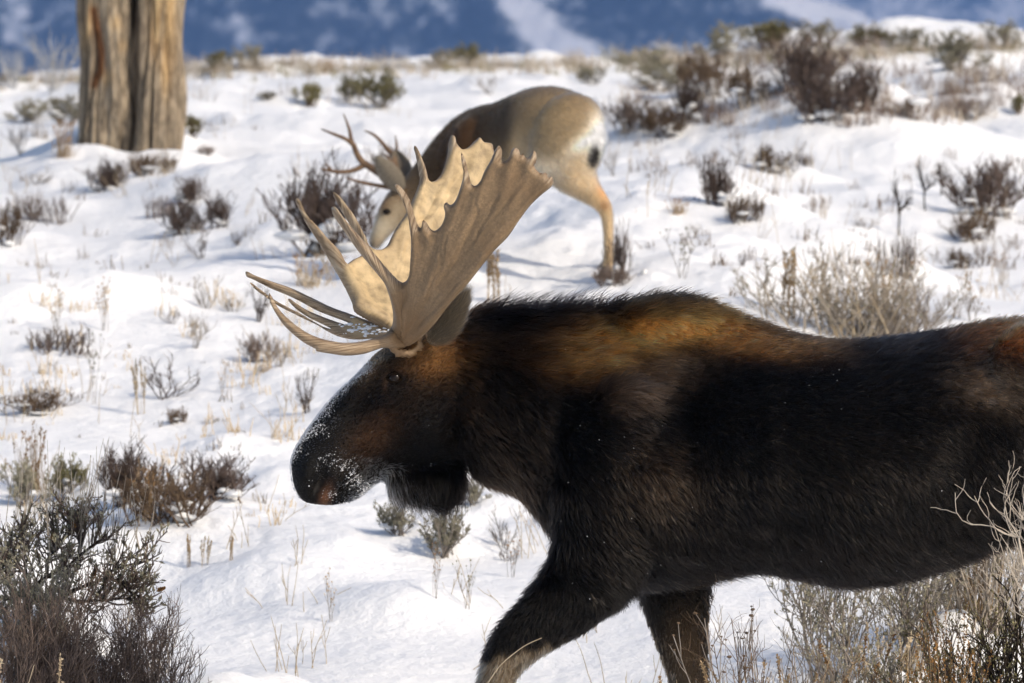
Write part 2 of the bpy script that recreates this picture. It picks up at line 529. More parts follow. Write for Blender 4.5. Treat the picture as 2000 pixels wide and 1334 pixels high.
def palette(px, py, base, blobs):
    col = np.tile(np.array(base), (len(px), 1)); 
    for cx, cy, sx, sy, rot, c, w in blobs:
        m = (blob(px, py, cx, cy, sx, sy, rot) * w)[:, None]
        col = col * (1 - m) + np.array(c)[None] * m
    return col

def skin_attr(me, tint):
    a = me.attributes.new('tint', 'FLOAT_COLOR', 'POINT')
    a.data.foreach_set('color', np.concatenate([tint, np.ones((len(tint), 1))], 1).astype(np.float32).ravel())

def skin_mat(name, rough=0.8, bump=0.003, scale=160):
    t = NT(name)
    a = t.n('ShaderNodeAttribute', attribute_name='tint')
    n = t.noise(t.coord(kind='Object'), scale, 3)
    return t.set(Base_Color=a.outputs['Color'], Roughness=rough, Specular_IOR_Level=0.25, Normal=t.bump(n, 0.5, bump))

def plain(name, c, rough=0.5, spec=0.5):
    return NT(name).set(Base_Color=c, Roughness=rough, Specular_IOR_Level=spec)

def eye_parts(head_me, px, py, D, r, parent, origin, sink, name='eye'):
    """an eyeball with lids on the near side and its twin on the far side"""
    bvh = BVHTree.FromPolygons([v.co for v in head_me.vertices], [p.vertices[:] for p in head_me.polygons])
    c0 = at(px, py, D)
    for sgn in (-1, 1):
        loc, nrm, _, _ = bvh.ray_cast(Vector((c0.x, D + sgn * 1.5, c0.z)), Vector((0, -sgn, 0)))
        if loc is None: continue
        c = loc - nrm * sink
        V, Fc = [], []
        ellipsoid_shell(V, Fc, c, (r, r, r), 24, 16)
        o = mesh_obj(name, V, Fc, M['eye'], parent, origin=origin)
        for s2 in (1, -1):
            V, Fc = [], []
            pts = []
            for k in range(13):
                a = math.pi * k / 12
                q = Vector((math.cos(a) * r * 1.05, sgn * r * (0.35 + 0.42 * math.sin(a)), s2 * math.sin(a) * r * (0.62 if s2 > 0 else 0.52)))
                pts.append(c + q)
            pp = np.array(pts); n = 8; rad = r * 0.17
            Tn = np.gradient(pp, axis=0); Tn /= np.linalg.norm(Tn, axis=1)[:, None]
            for q, t in zip(pp, Tn):
                nv = np.cross(t, (0, 1, 0)); nv /= np.linalg.norm(nv) + 1e-9; bv = np.cross(nv, t)
                for j in range(n):
                    an = 2 * math.pi * j / n
                    V.append(q + rad * (math.cos(an) * nv + math.sin(an) * bv))
            for i in range(12):
                for j in range(n):
                    a_ = i * n + j; b_ = i * n + (j + 1) % n
                    Fc.append((a_, b_, b_ + n, a_ + n))
            mesh_obj('eyelid', V, Fc, M['lid'], o, origin=origin)
# ------------------------------------------------------------------ the bull moose
MD = 20.0
M['eye'] = plain('wet_dark_eye', (0.010, 0.006, 0.0045), 0.12, 0.22)
M['lid'] = plain('eyelid_skin', (0.010, 0.007, 0.005), 1.0, 0.0)
M['moose_skin'] = skin_mat('moose_hide')
M['moose_hair'] = hair_mat('moose_hair', 0.36)
M['hoof'] = plain('black_hoof', (0.02, 0.017, 0.015), 0.5)
moose_base = Vector((at(1500, 1700, MD).x, MD, float(ground_z(at(1500, 1700, MD).x, MD))))
moose = empty('moose', moose_base)
tag(moose, 'dark bull moose with broad palmate antlers striding left across the snow', 'moose')

V, Fc = [], []
K, E_ = 1.0, 0.62
loft_shell(V, Fc, [
    # muzzle, face, jaw
    (568, 908, 574, 950, .030, 0, 1.0, .6), (573, 886, 590, 978, .074, 0, 1.0, .5), (590, 855, 622, 986, .094, 0, 1.0, .45), (612, 824, 656, 986, .098, 0, 1.0, .45),
    (640, 787, 696, 976, .092, 0, .95, .5), (672, 755, 728, 950, .088, 0, .85, .5), (702, 727, 768, 930, .100, 0, .78, .5), (728, 698, 815, 918, .125, 0, .70, .5),
    (752, 680, 860, 905, .150, 0, .66, .52), (790, 664, 895, 898, .155, 0, .68, .55),
    # poll, neck
    (835, 645, 912, 905, .165, 0, .85, .6), (890, 622, 930, 928, .18, 0, 1.0, .62), (950, 615, 968, 948, .20, 0, 1.1, .62), (1020, 614, 1020, 970, .225, 0, 1.2, .62),
    (1085, 610, 1072, 1030, .26, 0, 1.35, .64), (1150, 603, 1135, 1095, .30, 0, 1.5, .66), (1230, 592, 1212, 1135, .33, 0, 1.6, .68), (1320, 585, 1310, 1138, .355, 0, 1.6, .68),
    # barrel
    (1400, 600, 1400, 1122, .38, 0, 1.45, .66), (1480, 630, 1480, 1108, .40, 0, 1.3, .62), (1560, 660, 1560, 1118, .42, 0, 1.15, .58), (1650, 673, 1650, 1134, .44, 0, 1.1, .56),
    (1750, 666, 1750, 1126, .43, 0, 1.08, .56), (1850, 652, 1840, 1102, .41, 0, 1.05, .56), (1920, 637, 1930, 1072, .40, 0, 1.05, .58), (2000, 630, 2010, 1040, .385, 0, 1.05, .6),
    (2080, 642, 2090, 1010, .35, 0, 1.05, .6), (2160, 672, 2160, 980, .30, 0, 1.0, .6), (2220, 722, 2210, 940, .22, 0, 1.0, .6), (2252, 785, 2242, 885, .09, 0, 1.0, .6)], MD)
# the bell under the throat
loft_shell(V, Fc, [(752, 915, 752, 940, .030, 0, 1, .6), (770, 905, 770, 962, .052, 0, 1, .6), (810, 895, 810, 975, .060, 0, 1, .6), (850, 890, 852, 978, .060, 0, 1, .6),
                   (882, 885, 886, 975, .052, 0, 1, .6), (902, 890, 902, 935, .030, 0, 1, .6)], MD, sub=3)
for yo, leg in ((-.205, [(1195, 960, .18, .11), (1172, 1085, .155, .105), (1120, 1165, .118, .088), (1060, 1215, .090, .078), (1004, 1265, .072, .066), (972, 1318, .057, .055),
                         (952, 1400, .043, .043), (940, 1500, .038, .040), (932, 1572, .049, .049), (914, 1625, .043, .045), (905, 1660, .048, .05)]),
                (.205, [(1300, 980, .17, .10), (1312, 1100, .135, .095), (1322, 1190, .108, .085), (1334, 1260, .086, .074), (1345, 1330, .066, .062), (1350, 1400, .058, .055),
                        (1346, 1480, .041, .041), (1342, 1580, .046, .047), (1332, 1640, .043, .045), (1326, 1668, .048, .05)]),
                (-.20, [(2100, 800, .27, .14), (2085, 930, .22, .13), (2095, 1050, .15, .11), (2150, 1160, .10, .08), (2205, 1255, .075, .06), (2210, 1320, .062, .05),
                        (2190, 1420, .043, .042), (2172, 1540, .042, .042), (2160, 1610, .047, .047), (2140, 1660, .047, .05)]),
                (.20, [(2100, 800, .27, .14), (2130, 950, .20, .13), (2190, 1080, .14, .11), (2260, 1180, .09, .08), (2330, 1265, .07, .06), (2338, 1330, .06, .05),
                       (2325, 1430, .043, .042), (2315, 1550, .042, .042), (2308, 1610, .047, .047), (2290, 1660, .047, .05)])):
    tube_shell(V, Fc, [(a, b, yo, c, d) for a, b, c, d in leg], MD)
for yo in (-1, 1):   # shoulder, haunch, cheek
    c = at(1205, 930, MD); ellipsoid_shell(V, Fc, (c.x, MD + yo * .22, c.z), (.20, .105, .30), tilt=R(-12))
    c = at(2050, 830, MD); ellipsoid_shell(V, Fc, (c.x, MD + yo * .22, c.z), (.27, .17, .34), tilt=R(10))
    c = at(835, 800, MD); ellipsoid_shell(V, Fc, (c.x, MD + yo * .085, c.z), (.11, .07, .13), tilt=R(-30))
    c = at(790, 668, MD); tube_shell(V, Fc, [(825, 690, yo * .07, .06, .06), (800, 668, yo * .13, .048, .048), (790, 664, yo * .175, .04, .04)], MD, n=12)   # antler pedicle
c = at(1300, 640, MD); ellipsoid_shell(V, Fc, (c.x, MD, c.z), (.21, .10, .075))
V_t, F_t = [], []
tube_shell(V, Fc, [(2240, 780, 0, .05, .05), (2268, 830, 0, .035, .035), (2275, 880, 0, .02, .02)], MD, n=10)   # tail
body_me = fuse(V, Fc, 0.0105, 9)

# face relief: socket, nostril, mouth line, cheek, shoulder edge
co, no = mesh_arrays(body_me)
bpx, bpy_ = to_px(co)
side = np.abs(co[:, 1] - MD)
def press(cx, cy, sx, sy, rot, amt, lim=0.02):
    global co
    m = blob(bpx, bpy_, cx, cy, sx, sy, rot) * sstep(lim, lim + 0.03, side) * np.clip(np.abs(no[:, 1]) * 1.4, 0, 1)
    co = co + no * (m * amt)[:, None]
press(772, 738, 26, 20, 15, -.016); press(765, 708, 38, 11, -18, .016); press(752, 762, 26, 10, 40, -.008)
press(700, 800, 60, 18, -48, -.010); press(660, 850, 34, 22, -40, .008)
press(622, 950, 9, 22, 24, -.055); press(636, 962, 9, 20, 20, -.030); press(600, 925, 14, 32, 15, .020); press(645, 915, 14, 34, 25, .014); press(680, 905, 30, 6, -50, -.016); press(652, 940, 16, 26, 20, .012)
press(692, 942, 46, 6, -36, -.034); press(664, 968, 10, 22, 15, -.014); press(712, 964, 26, 13, -24, .016); press(665, 925, 26, 16, -40, .010)
press(880, 820, 12, 70, 14, -.018)
press(1075, 900, 22, 120, 8, -.030, .1); press(1350, 900, 40, 190, -6, -.022, .1); press(1190, 800, 60, 120, -20, .016, .1)
press(1880, 900, 50, 120, 20, -.03, .1); press(1500, 900, 30, 200, 0, .008, .1)
body_me.vertices.foreach_set('co', co.astype(np.float32).ravel()); body_me.update()

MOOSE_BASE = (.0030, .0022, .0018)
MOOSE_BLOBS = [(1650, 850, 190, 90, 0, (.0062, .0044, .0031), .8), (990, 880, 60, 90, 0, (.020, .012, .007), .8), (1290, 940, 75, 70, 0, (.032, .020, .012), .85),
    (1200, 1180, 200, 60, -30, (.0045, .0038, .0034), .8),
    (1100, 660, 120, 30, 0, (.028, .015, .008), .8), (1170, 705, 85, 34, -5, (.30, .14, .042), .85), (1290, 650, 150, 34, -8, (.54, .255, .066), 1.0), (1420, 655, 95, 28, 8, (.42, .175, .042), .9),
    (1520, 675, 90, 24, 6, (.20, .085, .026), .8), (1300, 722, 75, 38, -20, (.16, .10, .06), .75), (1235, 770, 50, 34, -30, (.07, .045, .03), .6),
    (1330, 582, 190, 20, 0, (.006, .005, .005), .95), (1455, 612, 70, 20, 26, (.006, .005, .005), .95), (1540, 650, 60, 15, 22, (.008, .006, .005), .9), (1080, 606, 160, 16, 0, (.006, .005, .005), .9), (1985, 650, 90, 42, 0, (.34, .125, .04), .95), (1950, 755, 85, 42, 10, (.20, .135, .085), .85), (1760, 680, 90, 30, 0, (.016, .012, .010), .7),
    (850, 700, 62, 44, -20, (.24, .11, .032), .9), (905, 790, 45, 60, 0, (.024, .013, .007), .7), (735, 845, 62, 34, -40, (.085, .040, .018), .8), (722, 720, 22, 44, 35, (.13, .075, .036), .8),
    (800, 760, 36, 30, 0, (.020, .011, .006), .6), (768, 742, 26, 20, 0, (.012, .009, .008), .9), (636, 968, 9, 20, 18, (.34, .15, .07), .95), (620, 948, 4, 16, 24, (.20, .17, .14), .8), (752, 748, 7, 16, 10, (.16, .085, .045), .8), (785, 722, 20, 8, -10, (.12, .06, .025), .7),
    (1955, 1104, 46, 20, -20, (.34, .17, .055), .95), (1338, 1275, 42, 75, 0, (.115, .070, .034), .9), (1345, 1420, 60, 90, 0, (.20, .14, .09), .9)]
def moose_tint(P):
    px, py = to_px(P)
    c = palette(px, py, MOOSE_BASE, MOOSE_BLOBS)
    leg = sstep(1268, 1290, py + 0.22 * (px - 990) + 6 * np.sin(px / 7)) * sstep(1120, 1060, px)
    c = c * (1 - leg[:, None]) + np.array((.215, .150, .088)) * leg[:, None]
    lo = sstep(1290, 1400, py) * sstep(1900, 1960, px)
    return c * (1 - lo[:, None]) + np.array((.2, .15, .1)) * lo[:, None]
def frost(px, py):
    """how much rime the muzzle holds"""
    f = 1.0 * chute(px, py, [(718, 716), (680, 748), (640, 788), (610, 826), (590, 858), (572, 890)], 13) * sstep(700, 780, py + 0.4 * (720 - px) + 30)
    f = f + 0.8 * blob(px, py, 622, 838, 34, 34, -40) + 0.9 * blob(px, py, 692, 962, 46, 24, -30) + 0.55 * blob(px, py, 742, 930, 36, 26, 0) + 0.42 * blob(px, py, 650, 905, 46, 34, 0)
    f = f + 0.7 * chute(px, py, [(566, 900), (570, 950), (588, 980)], 6) + 0.30 * blob(px, py, 790, 965, 60, 30, 0)
    return np.clip(f, 0, 1)
co, no = mesh_arrays(body_me)
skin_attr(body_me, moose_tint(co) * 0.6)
for v in (0,):
    body_me.transform(Matrix.Translation(-moose_base))
body_me.materials.clear(); body_me.materials.append(M['moose_skin'])
body_me.polygons.foreach_set('use_smooth', np.full(len(body_me.polygons), True))
moose_body = bpy.data.objects.new('body', body_me); COL.objects.link(moose_body); moose_body.parent = moose

# coat
rng = np.random.default_rng(5)
wmesh = body_me.copy(); wmesh.transform(Matrix.Translation(moose_base))
def near_weight(P):
    px, py = to_px(P)
    w = np.where(P[:, 1] < MD + 0.05, 1.0, 0.35)
    w = w * np.where((px > 2040) | (py > 1370), 0.18, 1.0)
    return w * (1 + 1.3 * sstep(920, 840, px)) * (1 + 0.9 * sstep(40, 0, np.abs(py - 600)) * sstep(900, 1000, px))
def coat(me, count):
    P, N = scatter(me, count, rng, near_weight)
    px, py = to_px(P)
    keep = ~((np.hypot(px - 772, py - 738) < 14) | ((blob(px, py, 625, 955, 10, 24, 20) > .5)))
    P, N, px, py = P[keep], N[keep], px[keep], py[keep]
    n = len(P)
    head = sstep(930, 850, px); muzzle = sstep(720, 640, px) * sstep(650, 750, py)
    neck = sstep(860, 930, px) * sstep(1250, 1080, px)
    legs = sstep(1150, 1210, py - 0.25 * np.clip(1250 - px, 0, 300) * 0 + 0.3 * np.clip(1180 - px, 0, 250))
    top = np.clip(N[:, 2], 0, 1) ** 1.5 * (1 - head)
    belly = np.clip(-N[:, 2], 0, 1) * sstep(1000, 1080, py) * (1 - legs)
    bell = sstep(735, 765, px) * sstep(915, 900, px) * sstep(895, 925, py)
    flow = np.zeros((n, 3))
    flow[:] = np.array((0.85, 0, -0.42))
    flow += head[:, None] * (np.array((0.75, 0, 0.35)) - flow)
    flow += neck[:, None] * (np.array((0.75, 0, -0.62)) - flow)
    low = sstep(830, 1050, py) * (1 - head)
    flow += (0.55 * low)[:, None] * (np.array((0.35, 0, -0.95)) - flow)
    flow += legs[:, None] * (np.array((-0.15, 0, -1.0)) - flow)
    flow += bell[:, None] * (np.array((0.1, 0, -1.0)) - flow)
    hump = blob(px, py, 1300, 690, 170, 90, 0)
    flow += hump[:, None] * (np.array((0.95, 0, -0.20)) - flow) * 0.7
    flow += wob(P, 7.0, 3) * 0.20 + wob(P, 24.0, 4) * 0.14
    L = 0.034 + 0.016 * neck + 0.035 * top * sstep(880, 960, px) * sstep(1440, 1330, px) + 0.012 * top
    L = L * (1 - 0.62 * head) * (1 - 0.45 * legs)
    L = L * (1 - 0.55 * muzzle) + 0.048 * bell * (0.4 + rng.random(n)) + 0.030 * belly
    L = L * rng.uniform(0.6, 1.25, n)
    lift = 0.30 + 0.5 * top * sstep(880, 960, px) * sstep(1250, 1120, px) + 0.25 * top + 0.12 * rng.normal(0, 1, n)
    lift = np.clip(lift, 0.08, 1.2)
    S = comb(P, N, flow, L, lift, rng, 5, 0.12, 0.13)
    tb_ = tufts(P, S, n // 11, rng)
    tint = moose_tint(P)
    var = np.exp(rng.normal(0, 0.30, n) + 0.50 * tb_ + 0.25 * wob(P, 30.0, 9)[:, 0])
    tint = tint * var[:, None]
    pale = (rng.random(n) < 0.020 + 0.05 * blob(px, py, 1270, 920, 130, 190) + 0.016 * blob(px, py, 1680, 860, 260, 130) + 0.02 * (wob(P, 9.0, 21)[:, 1] > 0.9)) & (px > 930)
    tint[pale] = tint[pale] * 1.2 + np.array((.105, .076, .050)) * rng.uniform(.3, 1.5, pale.sum())[:, None]
    fr = frost(px, py) * (P[:, 1] < 30)
    clump = 0.5 + 0.55 * wob(P, 60.0, 12)[:, 0] + 0.35 * wob(P, 150.0, 14)[:, 1]
    fz = rng.random(n) < np.clip(fr * 1.7 - 0.50 + 0.50 * clump, 0, 0.88) * (fr > 0.10)
    tint[fz] = np.array((.80, .82, .86)) * rng.uniform(.75, 1.05, fz.sum())[:, None]
    guard = (rng.random(n) < .10) & ~fz & (px > 900)
    tint[guard] *= 1.7
    r0 = np.where(fz, 0.0011, np.where(guard, .0018, .0011)) * rng.uniform(.7, 1.3, n)
    return S, r0, np.full(n, 0.00012), np.clip(tint, 0.0015, .95)
hair_obj('fur', *coat(wmesh, 290000), M['moose_hair'], moose_body, moose_base)
eye_parts(wmesh, 772, 738, MD, 0.023, moose, moose_base, 0.001)

# ears: a cupped leaf with fur
def ear(base, tip, width, cup, yside, parent, origin, skin, hairm, tint, hlen, count, rng, name='ear', twist=0.0, n=14, m=9):
    b, t = Vector(base), Vector(tip); ax = (t - b); Ln = ax.length; ax.normalize()
    yv = Vector((0, yside, 0)); wv = ax.cross(yv).normalized(); nv = wv.cross(ax).normalized()
    if twist:
        rot = Matrix.Rotation(twist, 3, ax); wv = rot @ wv; nv = rot @ nv
    grid = []
    for i in range(n + 1):
        u = i / n
        w = width * (math.sin(math.pi * min(1, (u * 0.86 + 0.12))) ** 0.75) * (1 - 0.1 * u)
        for j in range(m + 1):
            v = j / m * 2 - 1
            q = b + ax * (u * Ln) + wv * (w * v) + nv * (cup * w * (1 - v * v) - cup * w * 0.5) + nv * (-0.12 * Ln * u * u)
            grid.append(q)
    f = [(i * (m + 1) + j, i * (m + 1) + j + 1, (i + 1) * (m + 1) + j + 1, (i + 1) * (m + 1) + j) for i in range(n) for j in range(m)]
    o = mesh_obj(name, [tuple(g) for g in grid], f, skin, parent, origin=origin)
    so = o.modifiers.new('thick', 'SOLIDIFY'); so.thickness = 0.008; so.offset = 0
    skin_attr(o.data, np.tile(np.array(tint) * .5, (len(grid), 1)))
    tmp = o.data.copy(); tmp.transform(Matrix.Translation(Vector(origin)))
    P, N = scatter(tmp, count, rng)
    N = N * np.where(rng.random(count) < .5, 1, -1)[:, None]
    S = comb(P, N, np.tile(np.array(ax), (count, 1)) + rng.normal(0, .15, (count, 3)), hlen * rng.uniform(.5, 1.2, count), np.full(count, .35), rng, 4, .05, .1)
    tt = np.tile(np.array(tint), (count, 1)) * np.exp(rng.normal(0, .4, count))[:, None]
    hair_obj('fur', S, np.full(count, .0007), np.full(count, .0001), tt, hairm, o, origin)
    return o
ear(at(846, 672, MD - .17), at(906, 584, MD - .28), .044, .55, -1, moose, moose_base, M['moose_skin'], M['moose_hair'], (.27, .19, .115), .050, 15000, rng, twist=0.5)
ear(at(846, 672, MD + .17), at(905, 572, MD + .30), .050, .55, 1, moose, moose_base, M['moose_skin'], M['moose_hair'], (.26, .19, .12), .036, 4000, rng, twist=-0.5)

# cloven hooves
for hx, hy, yo in ((897, 1675, -.205), (1320, 1680, .205), (2132, 1675, -.20), (2283, 1675, .20)):
    for s_ in (-1, 1):
        V, Fc = [], []
        gz = float(ground_z(at(hx, hy, MD + yo).x, MD + yo))
        b = at(hx, hy, MD + yo)
        pts = []
        for k, (dx, dz, rx, ry) in enumerate([(.015, .10, .040, .024), (-.005, .05, .062, .032), (-.03, .0, .080, .036)]):
            pts.append((b.x + dx, b.y + s_ * .034, gz + dz, rx, ry))
        n = 14
        for x, y, z, rx, ry in pts:
            for j in range(n):
                a = 2 * math.pi * j / n
                V.append((x + rx * math.cos(a) * (1.2 if math.cos(a) < 0 else .8), y + ry * math.sin(a), z))
        for i in range(2):
            for j in range(n):
                a = i * n + j; b_ = i * n + (j + 1) % n
                Fc.append((a, b_, b_ + n, a + n))
        Fc.append(tuple(range(n))[::-1]); Fc.append(tuple(2 * n + j for j in range(n)))
        mesh_obj('hoof', V, Fc, M['hoof'], moose, origin=moose_base)
# ------------------------------------------------------------------ moose antlers: plates traced from the side, bent in depth and swollen to real thickness
def antler_mat(name, outer, inner, tip):
    t = NT(name)
    a = t.n('ShaderNodeAttribute', attribute_name='grain')      # xy: along the tine / across it, z: inner face
    sep = t.n('ShaderNodeSeparateXYZ'); t.l(a.outputs['Vector'], sep.inputs[0])
    cmb = t.n('ShaderNodeCombineXYZ')
    for i, k in ((0, 9.0), (1, 70.0)):
        m = t.n('ShaderNodeMath', operation='MULTIPLY'); m.inputs[1].default_value = k; t.l(sep.outputs[i], m.inputs[0]); t.l(m.outputs[0], cmb.inputs[i])
    streak = t.noise(cmb.outputs[0], 1.0, 5, 0.6)
    v = t.coord(kind='Object')
    tn = t.n('ShaderNodeAttribute', attribute_name='tine')
    cm2 = t.n('ShaderNodeVectorMath', operation='MULTIPLY'); cm2.inputs[1].default_value = (1.3, 3.2, 1); t.l(cmb.outputs[0], cm2.inputs[0])
    fstr = t.noise(cm2.outputs[0], 1.0, 4, 0.6)
    mott = t.noise(v, 26, 4); fine = t.noise(v, 190, 3); big = t.noise(v, 7, 3)
    co_ = t.ramp(streak, [(0.28, tuple(c * 0.66 for c in outer)), (0.52, outer), (0.74, tuple(min(1, c * 1.3) for c in outer))])
    ci = t.ramp(mott, [(0.32, tuple(c * 0.62 for c in inner)), (0.52, inner), (0.7, tuple(min(1, c * 1.2) for c in inner))])
    grain = t.noise(v, 110, 5, .7)
    co_ = t.mix(t.ramp(grain, [(0.36, (0.75,) * 3), (0.60, (0, 0, 0))]), co_, tuple(x * .55 for x in outer))
    co_ = t.mix(t.ramp(t.noise(v, 4.5, 4), [(0.42, (0, 0, 0)), (0.62, (0.7,) * 3)]), co_, tuple(x * f for x, f in zip(outer, (.72, .64, .56))))
    c = t.mix(sep.outputs[2], co_, ci)
    ct = t.ramp(fstr, [(0.34, (0.10, 0.062, 0.034)), (0.50, (0.30, 0.215, 0.135)), (0.66, (0.50, 0.40, 0.28))])
    c = t.mix(tn.outputs['Fac'], c, ct)
    c = t.mix(t.ramp(big, [(0.40, (0, 0, 0)), (0.66, (0.40,) * 3)]), c, tuple(x * 0.62 for x in outer))
    b1 = t.bump(streak, 0.28, 0.005); b2 = t.bump(fine, 0.45, 0.0025, b1)
    return t.set(Base_Color=c, Roughness=0.55, Specular_IOR_Level=0.35, Normal=b2)
M['antler'] = antler_mat('weathered_antler', (0.285, 0.190, 0.104), (0.58, 0.43, 0.235), (0.5, 0.42, 0.32))

def crop1(pts): return [(460 + x / 2.78, 240 + y / 2.78) for x, y in pts]
def plate(name, outline, depth, axis0, parent, origin, R_=0.017, step=4.2, inner_side=1, seed=1, ridges=(), veins=()):
    rng = np.random.default_rng(seed)
    pts = np.array(outline + [outline[0]], float)
    # smooth, evenly spaced outline
    cr = catmull(pts, 6)[:-1]
    seg = np.linalg.norm(np.diff(np.vstack([cr, cr[:1]]), axis=0), axis=1); cum = np.concatenate([[0], np.cumsum(seg)])
    nb = int(cum[-1] / step)
    sarr = np.linspace(0, cum[-1], nb, endpoint=False); cc = np.vstack([cr, cr[:1]])
    bd = np.stack([np.interp(sarr, cum, cc[:, 0]), np.interp(sarr, cum, cc[:, 1])], 1)
    x0, y0 = bd.min(0); x1, y1 = bd.max(0)
    gx, gy = np.meshgrid(np.arange(x0, x1, step), np.arange(y0, y1, step)); gx = gx + (np.arange(gx.shape[0]) % 2)[:, None] * step / 2
    g = np.stack([gx.ravel(), gy.ravel()], 1) + rng.uniform(-.5, .5, (gx.size, 2))
    nx_ = np.roll(bd, -1, 0)
    ins = np.zeros(len(g), bool)
    for a, b in zip(bd, nx_):
        cond = (a[1] > g[:, 1]) != (b[1] > g[:, 1])
        with np.errstate(divide='ignore', invalid='ignore'):
            xi = (b[0] - a[0]) * (g[:, 1] - a[1]) / (b[1] - a[1]) + a[0]
        ins ^= cond & (g[:, 0] < xi)
    g = g[ins]
    def bdist(q):
        best = np.full(len(q), 1e9)
        for a, b in zip(bd, nx_):
            ab = b - a; t = np.clip(((q - a) @ ab) / (ab @ ab + 1e-9), 0, 1)
            best = np.minimum(best, np.linalg.norm(q - a - t[:, None] * ab, axis=1))
        return best
    dg_ = bdist(g); g = g[dg_ > step * 0.45]
    allp = np.vstack([bd, g])
    ed = [(i, (i + 1) % nb) for i in range(nb)]
    vo, eo, fo, ov, oe, of = delaunay_2d_cdt([Vector(p) for p in allp], ed, [], 1, 1e-5)
    q = np.array([(v.x, v.y) for v in vo])
    d = bdist(q); d[d < 1e-3] = 0
    pm = 597.0
    dm = d / pm
    t_ = R_ * np.sqrt(np.clip(1 - (1 - np.clip(dm / R_, 0, 1)) ** 2, 0, 1)) * (0.62 + 0.38 * np.exp(-np.clip(dm - 0.02, 0, None) / 0.03))
    rr = np.hypot(q[:, 0] - axis0[0], q[:, 1] - axis0[1]); an = np.arctan2(q[:, 1] - axis0[1], q[:, 0] - axis0[0])
    rid = (noise2(an * 16 + 40, rr / 160, seed) + 0.6 * noise2(an * 37 + 9, rr / 90, seed + 3)) * 0.0034 * np.clip(dm / 0.012, 0, 1)
    t_ = np.maximum(t_ + rid * np.clip(dm / .02, 0, 1), 0)
    for path, wd, ht in ridges:                    # swellings that carry each tine down into the palm
        t_ = t_ + ht * chute(q[:, 0] + 5 * noise2(q[:, 0] / 30, q[:, 1] / 30, seed), q[:, 1], path, wd) * sstep(0, 0.014, dm)
    for path, wd, ht in veins:                     # grooves left by blood vessels
        t_ = t_ - ht * chute(q[:, 0] + 9 * noise2(q[:, 0] / 26, q[:, 1] / 26, seed + 5), q[:, 1] + 9 * noise2(q[:, 0] / 22, q[:, 1] / 22, seed + 6), path, wd) * sstep(.004, 0.016, dm)
    t_ = np.maximum(t_ + 0.0035 * fbm(q[:, 0] / 38, q[:, 1] / 38, seed + 21, 3) * sstep(0, .02, dm), 0)
    w = depth(q[:, 0], q[:, 1])
    bndm = d == 0
    maxd = np.array([dm[np.abs(q[:, 0] - a) + np.abs(q[:, 1] - b) < 22].max() for a, b in q])
    n = len(q)
    C = np.array([at(a, b, MD + y) for (a, b), y in zip(q, w)])
    # normals of the mid surface
    nrm = np.zeros_like(C)
    fo = [f for f in fo if len(f) == 3]
    fa = np.array(fo)
    fn = np.cross(C[fa[:, 1]] - C[fa[:, 0]], C[fa[:, 2]] - C[fa[:, 0]])
    fn *= np.where(fn[:, 1] > 0, -1, 1)[:, None]
    for k in range(3): np.add.at(nrm, fa[:, k], fn)
    nrm /= np.linalg.norm(nrm, axis=1)[:, None] + 1e-12         # points towards the camera side (-y)
    front = C + nrm * t_[:, None]; back = C - nrm * t_[:, None]
    remap = np.arange(n); nbk = np.where(~bndm)[0]; remap[nbk] = n + np.arange(len(nbk))
    V = np.vstack([front, back[nbk]])
    a2 = C[fa]; flip = np.cross(a2[:, 1] - a2[:, 0], a2[:, 2] - a2[:, 0])[:, 1] > 0
    ff = np.where(flip[:, None], fa[:, ::-1], fa)
    F = np.vstack([ff, remap[ff[:, ::-1]]])
    o = mesh_obj(name, V, F, M['antler'], parent, origin=origin)
    gr = o.data.attributes.new('grain', 'FLOAT_VECTOR', 'POINT')
    base = np.stack([rr / pm, an * 0.35, np.zeros(n)], 1)
    f_in = 0.35 + 0.65 * sstep(0.0, 0.010, dm)
    tine = np.clip(1 - maxd / 0.030, 0, 1); f_in = f_in * (1 - 0.55 * tine)
    fr = base.copy(); bk = base[nbk].copy()
    if inner_side < 0: fr[:, 2] = f_in
    else: bk[:, 2] = f_in[nbk]
    gr.data.foreach_set('vector', np.vstack([fr, bk]).astype(np.float32).ravel())
    ta = o.data.attributes.new('tine', 'FLOAT', 'POINT'); tv = sstep(0.040, 0.024, maxd) * .9
    ta.data.foreach_set('value', np.concatenate([tv, tv[nbk]]).astype(np.float32))
    o.data.update()
    return o, (q, C, nrm, t_)

